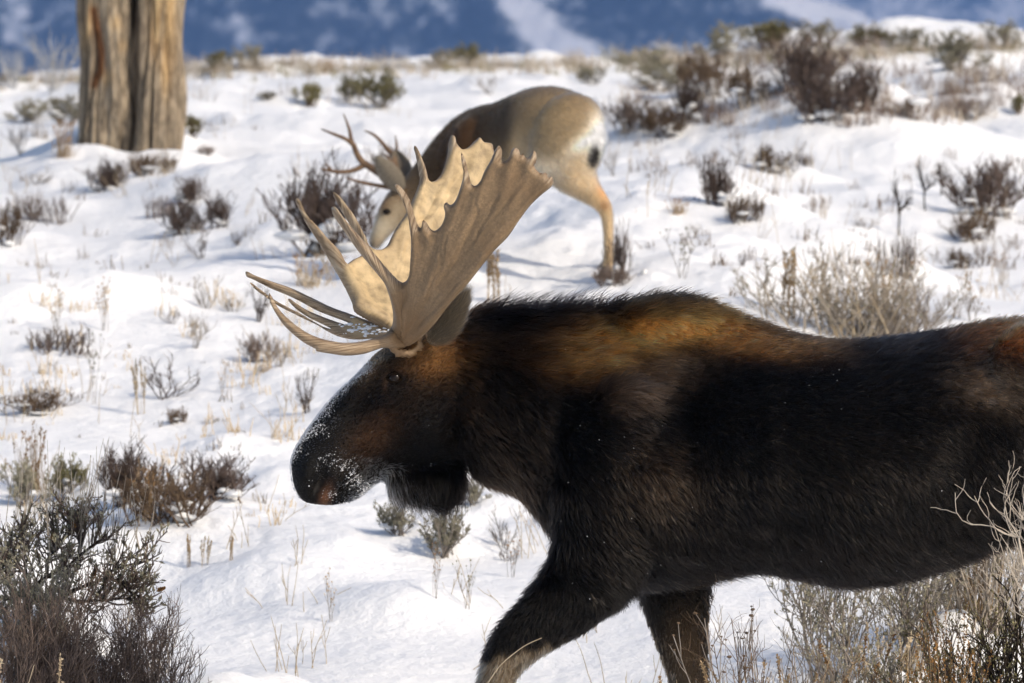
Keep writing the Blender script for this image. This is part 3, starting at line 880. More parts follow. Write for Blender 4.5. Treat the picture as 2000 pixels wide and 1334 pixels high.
near_outline = crop1([(905, 1228), (955, 1205), (1010, 1165), (1090, 1080), (1150, 1000), (1240, 900), (1320, 800), (1400, 700), (1480, 618), (1540, 530), (1600, 450), (1660, 392), (1712, 350), (1726, 318),
    (1716, 290), (1696, 296), (1686, 268), (1660, 274), (1638, 258), (1622, 232), (1634, 205), (1632, 162), (1616, 150), (1602, 178), (1575, 190), (1560, 160), (1548, 178), (1538, 146), (1518, 134), (1498, 148), (1484, 190), (1456, 214),
    (1444, 200), (1447, 150), (1430, 122), (1408, 150), (1385, 205), (1352, 262), (1328, 318), (1300, 342), (1280, 326), (1266, 275), (1248, 205), (1226, 160), (1228, 215), (1238, 280), (1218, 360), (1192, 425), (1165, 446), (1146, 430),
    (1130, 452), (1138, 500), (1118, 556), (1082, 586), (1056, 572), (1038, 545), (1018, 528), (1006, 572), (985, 545), (966, 485), (946, 420), (918, 372), (884, 336), (862, 340), (888, 388), (914, 440), (934, 500), (946, 562), (953, 640),
    (950, 740), (944, 818), (926, 858), (898, 868), (868, 842), (820, 788), (770, 728), (710, 656), (650, 588), (592, 520), (548, 466), (522, 458), (530, 496), (570, 560), (620, 632), (670, 702), (720, 762), (770, 822), (808, 872), (834, 940),
    (850, 1000), (856, 1058), (846, 1110), (815, 1146), (760, 1166), (690, 1186), (600, 1194), (520, 1184), (450, 1166), (380, 1134), (312, 1086), (252, 1030), (214, 978), (186, 925), (180, 935), (190, 978), (222, 1040), (262, 1098), (316, 1150), (376, 1196),
    (436, 1228), (440, 1240), (520, 1254), (600, 1264), (690, 1256), (750, 1238), (800, 1222), (850, 1224)])
def near_depth(px, py):
    u = ((px - 795) * 0.60 + (665 - py) * 0.80)              # along the palm
    v = ((px - 795) * 0.80 - (665 - py) * 0.60)              # towards its rear edge
    w = 0.17 + 0.30 * (1 - np.exp(-np.clip(u, 0, None) / 110)) + 0.14 * np.clip(u / 480, 0, 1.2)
    w = w - 0.00000135 * (v - 20) ** 2 * np.clip(u / 250, 0, 1)
    f = np.clip((790 - px) / 260, 0, 1.2) * np.clip(1 - u / 140, 0, 1)
    w = w + 0.20 * np.sin(np.clip(f, 0, 1.2) * 2.1) * 1.0
    return -w
far_outline = crop1([(850, 1140), (880, 1110), (950, 1010), (1030, 905), (1130, 770), (1230, 620), (1330, 470), (1400, 320), (1424, 210), (1402, 150), (1392, 112), (1346, 102), (1326, 78), (1292, 104), (1262, 134), (1230, 142),
    (1202, 112), (1192, 76), (1172, 68), (1156, 110), (1152, 162), (1132, 240), (1110, 288), (1080, 316), (1050, 312), (1034, 250), (1010, 190), (986, 134), (968, 128), (984, 198), (992, 252), (1000, 312), (980, 372), (958, 424), (928, 490),
    (880, 560), (850, 612), (822, 668), (784, 690), (742, 688), (722, 672), (712, 640), (690, 598), (650, 520), (600, 448), (548, 384), (530, 380), (558, 440), (600, 512), (648, 590), (686, 652), (700, 690), (680, 722), (640, 742), (612, 762), (596, 768),
    (566, 706), (502, 640), (442, 568), (382, 500), (346, 420), (330, 408), (330, 430), (352, 484), (400, 564), (460, 652), (520, 752), (570, 832), (608, 902), (634, 962), (644, 1008), (690, 1045), (770, 1085), (825, 1118)])
def far_depth(px, py):
    u = ((px - 770) * 0.50 + (645 - py) * 0.86)
    v = ((px - 770) * 0.86 - (645 - py) * 0.50)
    w = 0.17 + 0.24 * (1 - np.exp(-np.clip(u, 0, None) / 130)) + 0.30 * np.clip(u / 480, 0, 1.2)
    w = w - 0.0000016 * (v + 30) ** 2 * np.clip(u / 200, 0, 1)
    return w
NR = [(crop1(p), w_, h_) for p, w_, h_ in (
    ([(862, 340), (950, 520), (985, 700), (960, 900), (930, 1100)], 13, .012), ([(522, 458), (700, 660), (850, 860), (900, 1000), (910, 1120)], 14, .013), ([(1226, 160), (1260, 320), (1200, 520), (1100, 760), (1000, 980)], 12, .010),
    ([(1430, 122), (1380, 260), (1310, 430), (1200, 660), (1060, 900)], 12, .009), ([(1520, 134), (1490, 300), (1420, 480), (1280, 700)], 11, .007), ([(1630, 165), (1560, 330), (1470, 500), (1340, 700)], 11, .007), ([(1716, 310), (1600, 430), (1440, 620), (1240, 860), (1060, 1080), (950, 1180)], 15, .010),
    ([(1018, 530), (1050, 640), (1020, 800), (980, 950)], 10, .007), ([(186, 925), (330, 1120), (600, 1228), (820, 1180), (930, 1130)], 9, .004))]
NV = [(crop1(p), 2.6, .0045) for p in ([(960, 1120), (1050, 950), (1120, 760), (1180, 560), (1260, 400)], [(1050, 950), (1180, 780), (1320, 600), (1440, 400)], [(1120, 760), (1110, 640), (1060, 600)], [(1180, 780), (1300, 560), (1330, 380)], [(930, 1100), (920, 960), (970, 800), (975, 620)], [(1320, 600), (1480, 440), (1580, 300)], [(1010, 1080), (1180, 900), (1380, 690)])]
near_antler, near_d = plate('antler', near_outline, near_depth, (800, 660), moose, moose_base, inner_side=1, seed=3, step=3.6, ridges=NR, veins=NV)
tag(near_antler, 'near antler palm, greyish brown outer face with long tines')
FR = [(crop1(p), w_, h_) for p, w_, h_ in (([(968, 128), (1020, 300), (960, 520), (880, 760)], 12, .010), ([(1172, 68), (1170, 250), (1100, 450), (980, 700)], 13, .010), ([(1326, 78), (1290, 250), (1180, 450)], 13, .008), ([(530, 380), (690, 640), (800, 860), (850, 1040)], 13, .011), ([(330, 408), (560, 760), (690, 1000), (800, 1090)], 14, .012))]
FV = [(crop1(p), 2.4, .004) for p in ([(830, 1080), (860, 900), (900, 720), (1000, 540), (1080, 400)], [(860, 900), (760, 800), (720, 740)], [(1000, 540), (1140, 420), (1250, 260)], [(700, 900), (760, 980), (820, 1060)])]
far_antler, far_d = plate('antler', far_outline, far_depth, (770, 650), moose, moose_base, inner_side=-1, seed=8, step=3.6, ridges=FR, veins=FV)
tag(far_antler, 'far antler palm with its sunlit cream inner face')
# the far brow palm with its forward tines
brow_outline = crop1([(850, 1128), (800, 1104), (720, 1074), (620, 1036), (520, 1000), (420, 952), (300, 896), (200, 862), (110, 830), (62, 806), (54, 812), (62, 836), (100, 852), (190, 898), (300, 944), (380, 985), (440, 1018), (520, 1050), (590, 1076), (620, 1092), (596, 1094), (520, 1070), (400, 1022), (330, 980), (298, 956), (284, 960), (322, 1004), (390, 1052), (470, 1092), (520, 1118), (480, 1108), (420, 1076), (352, 1036), (290, 1004), (214, 962), (140, 908), (86, 868), (78, 870), (110, 906), (170, 950), (230, 992), (300, 1028), (380, 1068), (440, 1096), (500, 1132), (560, 1160), (640, 1176), (740, 1172), (830, 1160)])
def brow_depth(px, py):
    f = np.clip((770 - px) / 290, 0, 1.1)
    return 0.17 + 0.17 * np.sin(f * 2.0) + (py - 640) * 0.0007 * -1
brow, brow_d = plate('brow_tines', brow_outline, brow_depth, (780, 650), far_antler, moose_base, R_=0.014, step=3.6, inner_side=-1, seed=15)

# rough burr where each antler leaves the skull
for yo, cx, cy_ in ((-.175, 792, 670), (.175, 786, 662)):
    c = at(cx, cy_, MD + yo); V, Fc = [], []
    n, m = 36, 10; rg = np.random.default_rng(4)
    for i in range(m):
        a = 2 * math.pi * i / m
        for j in range(n):
            b = 2 * math.pi * j / n
            rad = 0.040 + 0.014 * math.cos(a) * (1 + 0.5 * rg.normal()) 
            V.append((c.x + rad * math.cos(b), c.y + 0.016 * math.sin(a) - yo * 0.1 * math.cos(b), c.z + rad * math.sin(b) * 0.85))
    for i in range(m):
        for j in range(n):
            a0 = i * n + j; a1 = i * n + (j + 1) % n; b0 = ((i + 1) % m) * n + j; b1 = ((i + 1) % m) * n + (j + 1) % n
            Fc.append((a0, a1, b1, b0))
    o = mesh_obj('burr', V, Fc, M['antler'], near_antler if yo < 0 else far_antler, origin=moose_base)
    gr = o.data.attributes.new('grain', 'FLOAT_VECTOR', 'POINT')
    gr.data.foreach_set('vector', np.array([(v[0] * 3, (v[2] + v[0]) * 2, 0) for v in V], np.float32).ravel())

# grains of snow: many tiny lumps in one mesh
_ico = [(0, 0, 1), (.894, 0, .447), (.276, .851, .447), (-.724, .526, .447), (-.724, -.526, .447), (.276, -.851, .447), (.724, .526, -.447), (-.276, .851, -.447), (-.894, 0, -.447), (-.276, -.851, -.447), (.724, -.526, -.447), (0, 0, -1)]
_icf = [(0, 1, 2), (0, 2, 3), (0, 3, 4), (0, 4, 5), (0, 5, 1), (1, 6, 2), (2, 7, 3), (3, 8, 4), (4, 9, 5), (5, 10, 1), (6, 7, 2), (7, 8, 3), (8, 9, 4), (9, 10, 5), (10, 6, 1), (11, 7, 6), (11, 8, 7), (11, 9, 8), (11, 10, 9), (11, 6, 10)]
def grains(name, P, rad, mat, parent, origin, rng, squash=0.7):
    ic = np.array(_ico); P = np.asarray(P); k = len(P)
    S = np.stack([rng.uniform(.7, 1.4, k), rng.uniform(.7, 1.4, k), squash * rng.uniform(.6, 1.2, k)], 1) * np.asarray(rad)[:, None]
    V = (P[:, None] + ic[None] * S[:, None] * (1 + rng.normal(0, .13, (k, 12, 1)))).reshape(-1, 3)
    F = (np.array(_icf)[None] + (np.arange(k) * 12)[:, None, None]).reshape(-1, 3)
    return tag(mesh_obj(name, V, F, mat, parent, origin=origin), kind='stuff')
M['rime'] = NT('rime_snow').set(Base_Color=(.86, .87, .90), Roughness=0.8, Specular_IOR_Level=0.2)
rng = np.random.default_rng(77)
q, C, nrm, t_ = brow_d
w = blob(q[:, 0], q[:, 1], 722, 650, 40, 12, 10) * (t_ > 0.008)
sel = rng.choice(len(q), 60, p=w / w.sum())
sp = C[sel] + nrm[sel] * (t_[sel] - .004)[:, None] + np.array([0, 0, .004])
grains('snow_dusting', sp, rng.uniform(.004, .011, 60), M['rime'], brow, moose_base, rng, .55)
# rime on the muzzle and flecks in the coat
P, N = scatter(wmesh, 60000, rng, lambda p: (p[:, 1] < MD + .06) * 1.0 * (to_px(p)[0] < 760))
px, py = to_px(P)
fr = frost(px, py)
keep = rng.random(len(P)) < np.clip(fr - .45 + .30 * wob(P, 45, 31)[:, 0] + .2 * wob(P, 120, 32)[:, 1], 0, 1) * .30
Pk = P[keep] + N[keep] * .005
P2, N2 = scatter(wmesh, 5000, rng, lambda p: (p[:, 1] < MD) * 1.0 * (to_px(p)[1] < 1330))
k2 = rng.random(5000) < 0.05 * (wob(P2, 6, 41)[:, 0] > .6) + .004
P2 = P2[k2] + N2[k2] * .024
grains('rime_grains', np.vstack([Pk, P2]), np.concatenate([rng.uniform(.0006, .0019, len(Pk)), rng.uniform(.0006, .0015, len(P2))]), M['rime'], moose_body, moose_base, rng, 1.0)
# ------------------------------------------------------------------ the mule deer buck behind
DDp = 32.0
hb = hit(1185, 538)
DDp = float(hb.y) + 0.10
M['deer_skin'] = skin_mat('deer_hide', 0.85, 0.004, 120)
M['deer_hair'] = hair_mat('deer_hair', 0.45)
M['deer_antler'] = twig_mat('deer_antler', (0.12, 0.07, 0.04), (0.24, 0.155, 0.095), 0.5, 20)
deer_base = Vector((at(1040, 540, DDp).x, DDp, float(ground_z(at(1040, 540, DDp).x, DDp))))
deer = empty('mule_deer', deer_base)
tag(deer, 'tan mule deer buck with white rump feeding head down behind the moose antlers', 'deer')
V, Fc = [], []
loft_shell(V, Fc, [
    (1177, 262, 1174, 300, .040, -.06, 1, .6), (1170, 232, 1166, 326, .11, -.06, 1, .6), (1152, 202, 1146, 336, .165, -.05, 1, .62), (1122, 180, 1115, 338, .195, -.03, 1.0, .62), (1080, 169, 1080, 332, .20, 0, 1.05, .62),
    (1040, 172, 1045, 330, .20, .03, 1.1, .6), (1005, 184, 1012, 328, .205, .10, 1.1, .6), (965, 201, 980, 335, .21, .20, 1.15, .6), (925, 210, 945, 348, .20, .30, 1.25, .6), (890, 226, 912, 360, .17, .38, 1.3, .62),
    (860, 254, 885, 372, .13, .42, 1.2, .62), (832, 290, 856, 384, .10, .44, 1.1, .62), (808, 322, 832, 396, .085, .44, 1, .62), (788, 350, 814, 410, .08, .42, .9, .6),
    (768, 366, 802, 430, .085, .40, .8, .55), (748, 390, 785, 445, .078, .38, .75, .55), (735, 420, 765, 458, .058, .36, .8, .5), (725, 448, 750, 474, .045, .35, .9, .5), (719, 468, 740, 486, .038, .35, 1, .5), (722, 482, 732, 489, .018, .35, 1, .6)], DDp)
def leg(pts, yo): tube_shell(V, Fc, [(a, b, yo + e, c, d) for a, b, e, c, d in pts], DDp, n=14)
leg([(1110, 290, 0, .20, .11), (1122, 335, 0, .135, .095), (1140, 362, 0, .085, .07), (1163, 385, 0, .055, .045), (1180, 405, 0, .042, .034), (1186, 430, 0, .031, .027), (1188, 470, 0, .027, .025), (1188, 505, 0, .028, .027), (1186, 522, 0, .034, .032), (1181, 534, 0, .027, .026)], -.16)
leg([(1105, 290, 0, .18, .10), (1118, 340, 0, .11, .08), (1140, 366, 0, .07, .06), (1166, 388, 0, .046, .04), (1183, 407, 0, .036, .032), (1189, 432, 0, .028, .026), (1190, 470, 0, .025, .024), (1190, 505, 0, .027, .026), (1189, 518, 0, .03, .03), (1187, 526, 0, .026, .026)], .10)
leg([(905, 320, .36, .10, .08), (900, 370, .36, .07, .06), (893, 420, .36, .045, .04), (890, 460, .36, .035, .034), (888, 500, .36, .025, .024), (886, 535, .36, .029, .028), (882, 548, .36, .028, .03)], -.12)
leg([(895, 320, .36, .10, .08), (880, 370, .36, .065, .06), (868, 420, .36, .042, .04), (862, 460, .36, .033, .032), (858, 500, .36, .024, .023), (854, 530, .36, .028, .027), (850, 540, .36, .028, .03)], .12)
for yo in (-1, 1):
    c = at(1108, 275, DDp); ellipsoid_shell(V, Fc, (c.x, DDp - .03 + yo * .125, c.z), (.185, .115, .24), tilt=R(-18))
    c = at(925, 300, DDp); ellipsoid_shell(V, Fc, (c.x, DDp + .32 + yo * .09, c.z), (.13, .11, .20))
tube_shell(V, Fc, [(1172, 262, -.09, .035, .04), (1170, 285, -.15, .026, .03), (1164, 305, -.20, .022, .022), (1158, 318, -.20, .012, .012)], DDp, n=10)
deer_me = fuse(V, Fc, 0.010, 26)
DEER_BASE = (.23, .165, .095)
DEER_BLOBS = [(1060, 172, 110, 18, -6, (.11, .075, .042), .9), (1135, 200, 40, 22, 40, (.15, .105, .06), .6), (1080, 240, 70, 60, 0, (.26, .19, .11), .7), (960, 225, 70, 40, -20, (.13, .085, .045), .85), (890, 280, 70, 44, -45, (.135, .066, .030), .95), (975, 270, 26, 70, 12, (.115, .082, .052), .85),
    (850, 330, 60, 50, -45, (.12, .075, .042), .8), (1060, 330, 60, 22, 0, (.60, .48, .33), 1.0), (1172, 262, 20, 34, 0, (.98, .90, .76), 1.0), (1140, 278, 36, 15, -35, (.95, .82, .62), .95), (1164, 302, 18, 40, 0, (.92, .80, .60), .95),
    (1130, 350, 34, 32, 30, (.52, .36, .20), .95), (1178, 375, 12, 22, -20, (.42, .20, .075), .9), (1165, 410, 20, 26, 0, (.52, .34, .17), .9), (1188, 470, 14, 60, 0, (.46, .32, .175), .95), (1180, 402, 10, 10, 0, (.18, .08, .03), .8), (1172, 330, 10, 22, 0, (.30, .15, .06), .7),
    (1000, 290, 12, 40, 10, (.55, .38, .20), .6), (740, 440, 36, 32, 0, (.50, .42, .30), .9), (742, 395, 20, 20, 0, (.17, .085, .035), .9), (775, 400, 22, 30, 0, (.30, .24, .16), .7), (723, 480, 7, 7, 0, (.02, .018, .016), 1.0), (786, 378, 25, 15, 0, (.1, .06, .035), .6)]
def deer_tint(P):
    px, py = to_px(P); c = palette(px, py, DEER_BASE, DEER_BLOBS)
    t = blob(px, py, 1158, 305, 9, 20, 12) * (P[:, 1] < DDp - .12)
    t = np.clip(t * 2.2, 0, 1)
    return np.clip(c * (0.75 + 0.9 * sstep(985, 1015, px) + .5 * sstep(830, 790, px))[:, None] , 0, .95) * (1 - t[:, None]) + np.array((.012, .010, .009)) * t[:, None]
co, no = mesh_arrays(deer_me)
skin_attr(deer_me, deer_tint(co) * .8)
dmesh = deer_me.copy()
deer_me.transform(Matrix.Translation(-deer_base)); deer_me.materials.clear(); deer_me.materials.append(M['deer_skin'])
deer_me.polygons.foreach_set('use_smooth', np.full(len(deer_me.polygons), True))
deer_body = bpy.data.objects.new('body', deer_me); COL.objects.link(deer_body); deer_body.parent = deer
rng = np.random.default_rng(15)
P, N = scatter(dmesh, 70000, rng, lambda p: np.where(p[:, 1] < DDp + .35, 1.0, .3))
px, py = to_px(P); n = len(P)
legs = sstep(330, 380, py) * sstep(1080, 1110, px)
flow = np.tile(np.array((.8, 0, -.5)), (n, 1)) * (1 - legs[:, None]) + np.array((.1, 0, -1.0)) * legs[:, None] + wob(P, 9, 3) * .15
S = comb(P, N, flow, (.032 - .012 * legs - .014 * sstep(840, 780, px)) * rng.uniform(.6, 1.2, n), np.full(n, .22), rng, 4, .1, .1)
hair_obj('fur', S, rng.uniform(.0009, .0016, n), np.full(n, .0002), np.clip(deer_tint(P) * np.exp(rng.normal(0, .22, n))[:, None], .004, .9), M['deer_hair'], deer_body, deer_base)
eye_parts(dmesh, 756, 414, DDp + .38, 0.018, deer, deer_base, 0.006)
M['deer_ear'] = skin_mat('deer_ear_skin')
ear(at(782, 372, DDp + .32), at(735, 312, DDp + .18), .060, .6, -1, deer, deer_base, M['deer_skin'], M['deer_hair'], (.34, .29, .22), .02, 2500, rng, twist=-0.4)
ear(at(790, 366, DDp + .48), at(775, 300, DDp + .62), .060, .6, 1, deer, deer_base, M['deer_skin'], M['deer_hair'], (.30, .25, .19), .02, 1500, rng)
# forked antlers: beams and tines through traced points
def beam(pts, n=8):
    V, Fc = [], []
    tube_shell(V, Fc, [(a, b, yo, r, r) for a, b, yo, r in pts], DDp, sub=4, n=n)
    return V, Fc
def joined(name, lists, mat, parent, origin):
    V, F = [], []
    for v, f in lists:
        b = len(V); V += v; F += [tuple(i + b for i in q) for q in f]
    return mesh_obj(name, V, F, mat, parent, origin=origin)
def k1(x, y): return 460 + x / 2.78, 240 + y / 2.78
joined('antler', [beam([(776, 374, .36, .020), (758, 352, .33, .019), (728, 330, .28, .018), (708, 316, .26, .017), (697, 300, .25, .015), (690, 281, .24, .013)]),
    beam([(690, 283, .24, .012), (676, 272, .23, .010), (655, 263, .22, .008), (627, 252, .21, .003)]), beam([(690, 284, .24, .012), (685, 268, .25, .010), (682, 252, .26, .008), (671, 222, .27, .003)]),
    beam([(712, 322, .27, .015), (690, 333, .24, .012), (662, 336, .21, .010), (641, 332, .20, .008), (625, 330, .19, .003)]), beam([(648, 333, .2, .008), (640, 324, .2, .006), (636, 320, .2, .003)]),
    beam([(770, 368, .35, .013), (735, 362, .30, .010), (706, 356, .27, .009), (676, 348, .25, .003)])], M['deer_antler'], deer, deer_base)
joined('antler', [beam([(786, 372, .46, .020), (780, 350, .50, .019), (771, 325, .56, .017), (768, 305, .6, .015), (755, 290, .62, .013)]),
    beam([(757, 292, .62, .012), (742, 274, .64, .009), (728, 262, .65, .007), (712, 255, .66, .003)]), beam([(769, 310, .6, .011), (775, 290, .62, .008), (772, 265, .64, .003)]),
    beam([(776, 335, .54, .012), (766, 318, .5, .009), (752, 300, .48, .003)])], M['deer_antler'], deer, deer_base)
for hx, yo in ((1182, -.16), (1188, .10), (881, .24), (849, .48)):
    for s_ in (-1, 1):
        b = at(hx, 540, DDp + yo); gz = float(ground_z(b.x, b.y)); V, Fc = [], []
        n = 12
        for dx, dz, rx, ry in ((.006, .06, .020, .012), (-.002, .03, .030, .015), (-.012, .0, .040, .017)):
            for j in range(n):
                a = 2 * math.pi * j / n
                V.append((b.x + dx + rx * math.cos(a), b.y + s_ * .016 + ry * math.sin(a), gz + dz))
        for i in range(2):
            for j in range(n):
                a = i * n + j; b_ = i * n + (j + 1) % n
                Fc.append((a, b_, b_ + n, a + n))
        Fc.append(tuple(range(n))[::-1]); Fc.append(tuple(2 * n + j for j in range(n)))
        mesh_obj('hoof', V, Fc, M['hoof'], deer, origin=deer_base)

# ------------------------------------------------------------------ the old cottonwood
def bark_mat():
    t = NT('cottonwood_bark')
    v = t.coord((1, 1, 0.34), 'Object'); v2 = t.coord(kind='Object')
    a = t.n('ShaderNodeAttribute', attribute_name='wear_shade')        # r: barkless wood, g: rusty split, b: shade painted into the fissures and stem crease
    sep = t.n('ShaderNodeSeparateColor'); t.l(a.outputs['Color'], sep.inputs[0])
    st = t.noise(v, 26, 6, 0.6); big = t.noise(v2, 3.2, 3)
    c = t.ramp(st, [(0.33, (0.085, 0.070, 0.054)), (0.48, (0.240, 0.190, 0.134)), (0.66, (0.41, 0.335, 0.24))])
    c = t.mix(t.ramp(big, [(0.4, (0, 0, 0)), (0.65, (0.45,) * 3)]), c, (0.23, 0.19, 0.14))
    wood = t.ramp(st, [(0.3, (0.32, 0.20, 0.09)), (0.6, (0.58, 0.41, 0.215))])
    c = t.mix(sep.outputs[0], c, wood)
    c = t.mix(sep.outputs[1], c, (0.15, 0.065, 0.028))
    c = t.mix(sep.outputs[2], c, (0.045, 0.032, 0.022))
    return t.set(Base_Color=c, Roughness=0.9, Specular_IOR_Level=0.1, Normal=t.bump(st, 0.8, 0.02))
M['tree_bark'] = bark_mat()
tb = at(258, 306, TD)
tree = empty('cottonwood_tree', (tb.x, TD, float(ground_z(tb.x, TD)) - 0.05))
tag(tree, 'old cottonwood with two fused furrowed grey stems on the slope', 'tree')
tree_o = tree.location.copy()
def stem(name, path, parent, seed, flare=0.25, n=150, m=170, wear_shade=None, amp=0.030):
    """path: (pixel x, pixel y, depth offset, radius) from the ground upwards"""
    P = catmull(path, 8); C = np.array([at(p[0], p[1], TD + p[2]) for p in P]); rad = P[:, 3]
    L = np.concatenate([[0], np.cumsum(np.linalg.norm(np.diff(C, axis=0), axis=1))])
    hh = np.concatenate([np.linspace(0, min(2.4, L[-1]), m), np.linspace(min(2.4, L[-1]), L[-1], 40)[1:]]) if L[-1] > 2.6 else np.linspace(0, L[-1], 40)
    th = np.linspace(0, 2 * np.pi, n, endpoint=False)
    H, T = np.meshgrid(hh, th, indexing='ij')
    cx = np.stack([np.interp(hh, L, C[:, k]) for k in range(3)], 1); rr = np.interp(hh, L, rad)
    tw = T + 0.20 * H + 0.25 * fbm(H * 0.8, H * 0 + seed, seed, 2)
    def per(f, hs, sd): return noise2(np.cos(tw) * f + 20, np.sin(tw) * f + H * hs + 20, sd) 
    rid = 1 - 2 * np.abs(per(3.0, 0.5, seed)); rid2 = 1 - 2 * np.abs(per(6.5, 1.1, seed + 5)); fine = per(13, 3.0, seed + 9)
    crack = sstep(.80, 1.0, rid) * 0.6 + sstep(.84, 1.0, rid2) * 0.4
    rel = -amp * crack * 1.5 + amp * 1.0 * per(1.6, 0.9, seed + 2) * 2 + amp * 1.1 * per(.9, 2.2, seed + 12) * 2 + amp * 0.5 * fine + amp * 0.5 * (rid2 - .6)
    rad_ = rr[:, None] + rel * np.minimum(1, rr[:, None] / 0.15) 
    rad_ = rad_ * (1 + flare * np.exp(-H / 0.28) * (0.55 + 0.45 * np.sin(T * 4 + seed)))
    X = cx[:, None, 0] + rad_ * np.cos(T); Y = cx[:, None, 1] + rad_ * np.sin(T); Z = cx[:, None, 2] + 0 * T
    a, b = X.shape; i = np.arange(a * b).reshape(a, b); j = np.roll(i, -1, 1)
    f = np.stack([i[:-1], j[:-1], j[1:], i[1:]], -1).reshape(-1, 4)
    V = np.stack([X, Y, Z], -1).reshape(-1, 3)
    o = mesh_obj(name, V, f, M['tree_bark'], parent, origin=tree_o)
    px, py = to_px(V); w = np.zeros((len(V), 3))
    w[:, 2] = np.clip(crack.ravel() * 0.9 + .9 * chute(px, py, [(264, -60), (268, 60), (268, 150), (262, 240), (252, 320)], 7), 0, 1)  # shade painted along bark cracks and the crease between the stems
    frontm = (V[:, 1] < TD + 0.1)
    if wear_shade is not None: w[:, :2] = wear_shade(px, py, rid.ravel(), seed) * frontm[:, None]
    at_ = o.data.attributes.new('wear_shade', 'FLOAT_COLOR', 'POINT')
    at_.data.foreach_set('color', np.concatenate([np.clip(w, 0, 1), np.ones((len(V), 1))], 1).astype(np.float32).ravel())
    return o
def wear_right(px, py, rid, s): 
    r = sstep(285, 300, px) * sstep(352, 338, px) * sstep(190, 90, py + 40 * np.sin(px / 9)) * (0.75 + 0.3 * np.sin(px / 4 + py / 60))
    return np.stack([r * .95, .25 * blob(px, py, 330, 110, 14, 60) + .3 * blob(px, py, 305, 95, 12, 22)], 1)
def wear_left(px, py, rid, s):
    g = chute(px, py, [(183, 20), (190, 60), (198, 100), (196, 140), (184, 165)], 8)
    r = .8 * blob(px, py, 172, 50, 9, 45, 8) + .55 * blob(px, py, 226, 45, 12, 14) + .6 * blob(px, py, 208, 150, 11, 16) + .4 * blob(px, py, 240, 90, 10, 14)
    return np.stack([r, g * 1.2], 1)
left_stem = stem('trunk', [(204, 318, .06, .188), (208, 270, .05, .192), (212, 200, .04, .192), (213, 120, .03, .184), (210, 40, .02, .200), (206, -60, 0, .20), (195, -250, -.05, .185), (170, -520, -.1, .165), (120, -900, -.3, .13), (60, -1300, -.6, .08), (20, -1700, -.8, .02)], tree, 4, .20, wear_shade=wear_left)
right_stem = stem('trunk', [(305, 322, -.06, .172), (308, 270, -.05, .168), (311, 200, -.04, .166), (313, 120, -.03, .160), (314, 40, -.02, .162), (316, -60, 0, .16), (330, -250, .05, .15), (370, -520, .1, .135), (420, -900, .3, .11), (470, -1300, .5, .07), (500, -1700, .7, .02)], tree, 9, .20, wear_shade=wear_right)
for par, pth, sd in ((left_stem, [(200, -420, 0, .09), (120, -560, .1, .07), (20, -760, .3, .05), (-60, -1000, .5, .02)], 21), (right_stem, [(345, -420, 0, .085), (440, -560, -.2, .065), (560, -740, -.4, .045), (640, -1000, -.5, .015)], 22),
                     (left_stem, [(150, -700, 0, .07), (190, -860, -.2, .05), (250, -1100, -.4, .015)], 23), (right_stem, [(400, -800, 0, .06), (350, -950, .2, .045), (330, -1200, .5, .012)], 24)):
    stem('limb', pth, par, sd, 0, n=18, amp=.01)
# ------------------------------------------------------------------ shrubs, grasses and weeds
class Twigs:
    """collects tapering polylines and builds them as one mesh of thin three-sided stems"""
    def __init__(s, seed): s.r = np.random.default_rng(seed); s.pl = []
    def add(s, pts, r0, r1): s.pl.append((np.asarray(pts, float), r0, r1)); return s.pl[-1]
    def grow(s, p, d, L, n, r0, r1, up=0.25, jit=0.18):
        d = np.asarray(d, float); d = d / np.linalg.norm(d); pts = [np.asarray(p, float)]
        for i in range(n):
            d = d + s.r.normal(0, jit, 3) + np.array([0, 0, up / n * 2]); d /= np.linalg.norm(d)
            pts.append(pts[-1] + d * L / n)
        return s.add(pts, r0, r1)
    def sprout(s, parents, k, L, n, r0, r1, t0=0.3, t1=1.0, ang=0.8, up=0.3, jit=0.2, keep=0.0):
        out = []
        for pts, _, _ in parents:
            for _ in range(k if isinstance(k, int) else s.r.poisson(k)):
                t = s.r.uniform(t0, t1) * (len(pts) - 1); i = min(int(t), len(pts) - 2); f = t - i
                q = pts[i] * (1 - f) + pts[i + 1] * f; d = pts[i + 1] - pts[i]; d = d / (np.linalg.norm(d) + 1e-9)
                v = s.r.normal(0, 1, 3); v = v - d * (v @ d); v /= np.linalg.norm(v) + 1e-9
                out.append(s.grow(q, d * math.cos(ang) + v * math.sin(ang), L * s.r.uniform(.55, 1.25), n, r0, r1, up, jit))
        return out
    def build(s, name, sides=3):
        V, F = [], []; b = 0
        for pts, r0, r1 in s.pl:
            n = len(pts); T = np.gradient(pts, axis=0); T /= np.linalg.norm(T, axis=1)[:, None] + 1e-9
            ref = np.where(np.abs(T[:, 2:3]) > .9, np.array([[1., 0, 0]]), np.array([[0, 0, 1.]]))
            A = np.cross(T, ref); A /= np.linalg.norm(A, axis=1)[:, None] + 1e-9; B = np.cross(T, A)
            rr = np.linspace(r0, r1, n)
            for k in range(sides):
                a = 2 * math.pi * k / sides
                V.append(pts + rr[:, None] * (math.cos(a) * A + math.sin(a) * B))
            i = np.arange(n - 1)
            for k in range(sides):
                k2 = (k + 1) % sides
                F.append(np.stack([b + k * n + i, b + k2 * n + i, b + k2 * n + i + 1, b + k * n + i + 1], 1))
            b += n * sides
        return data(name, np.vstack(V), np.vstack(F))
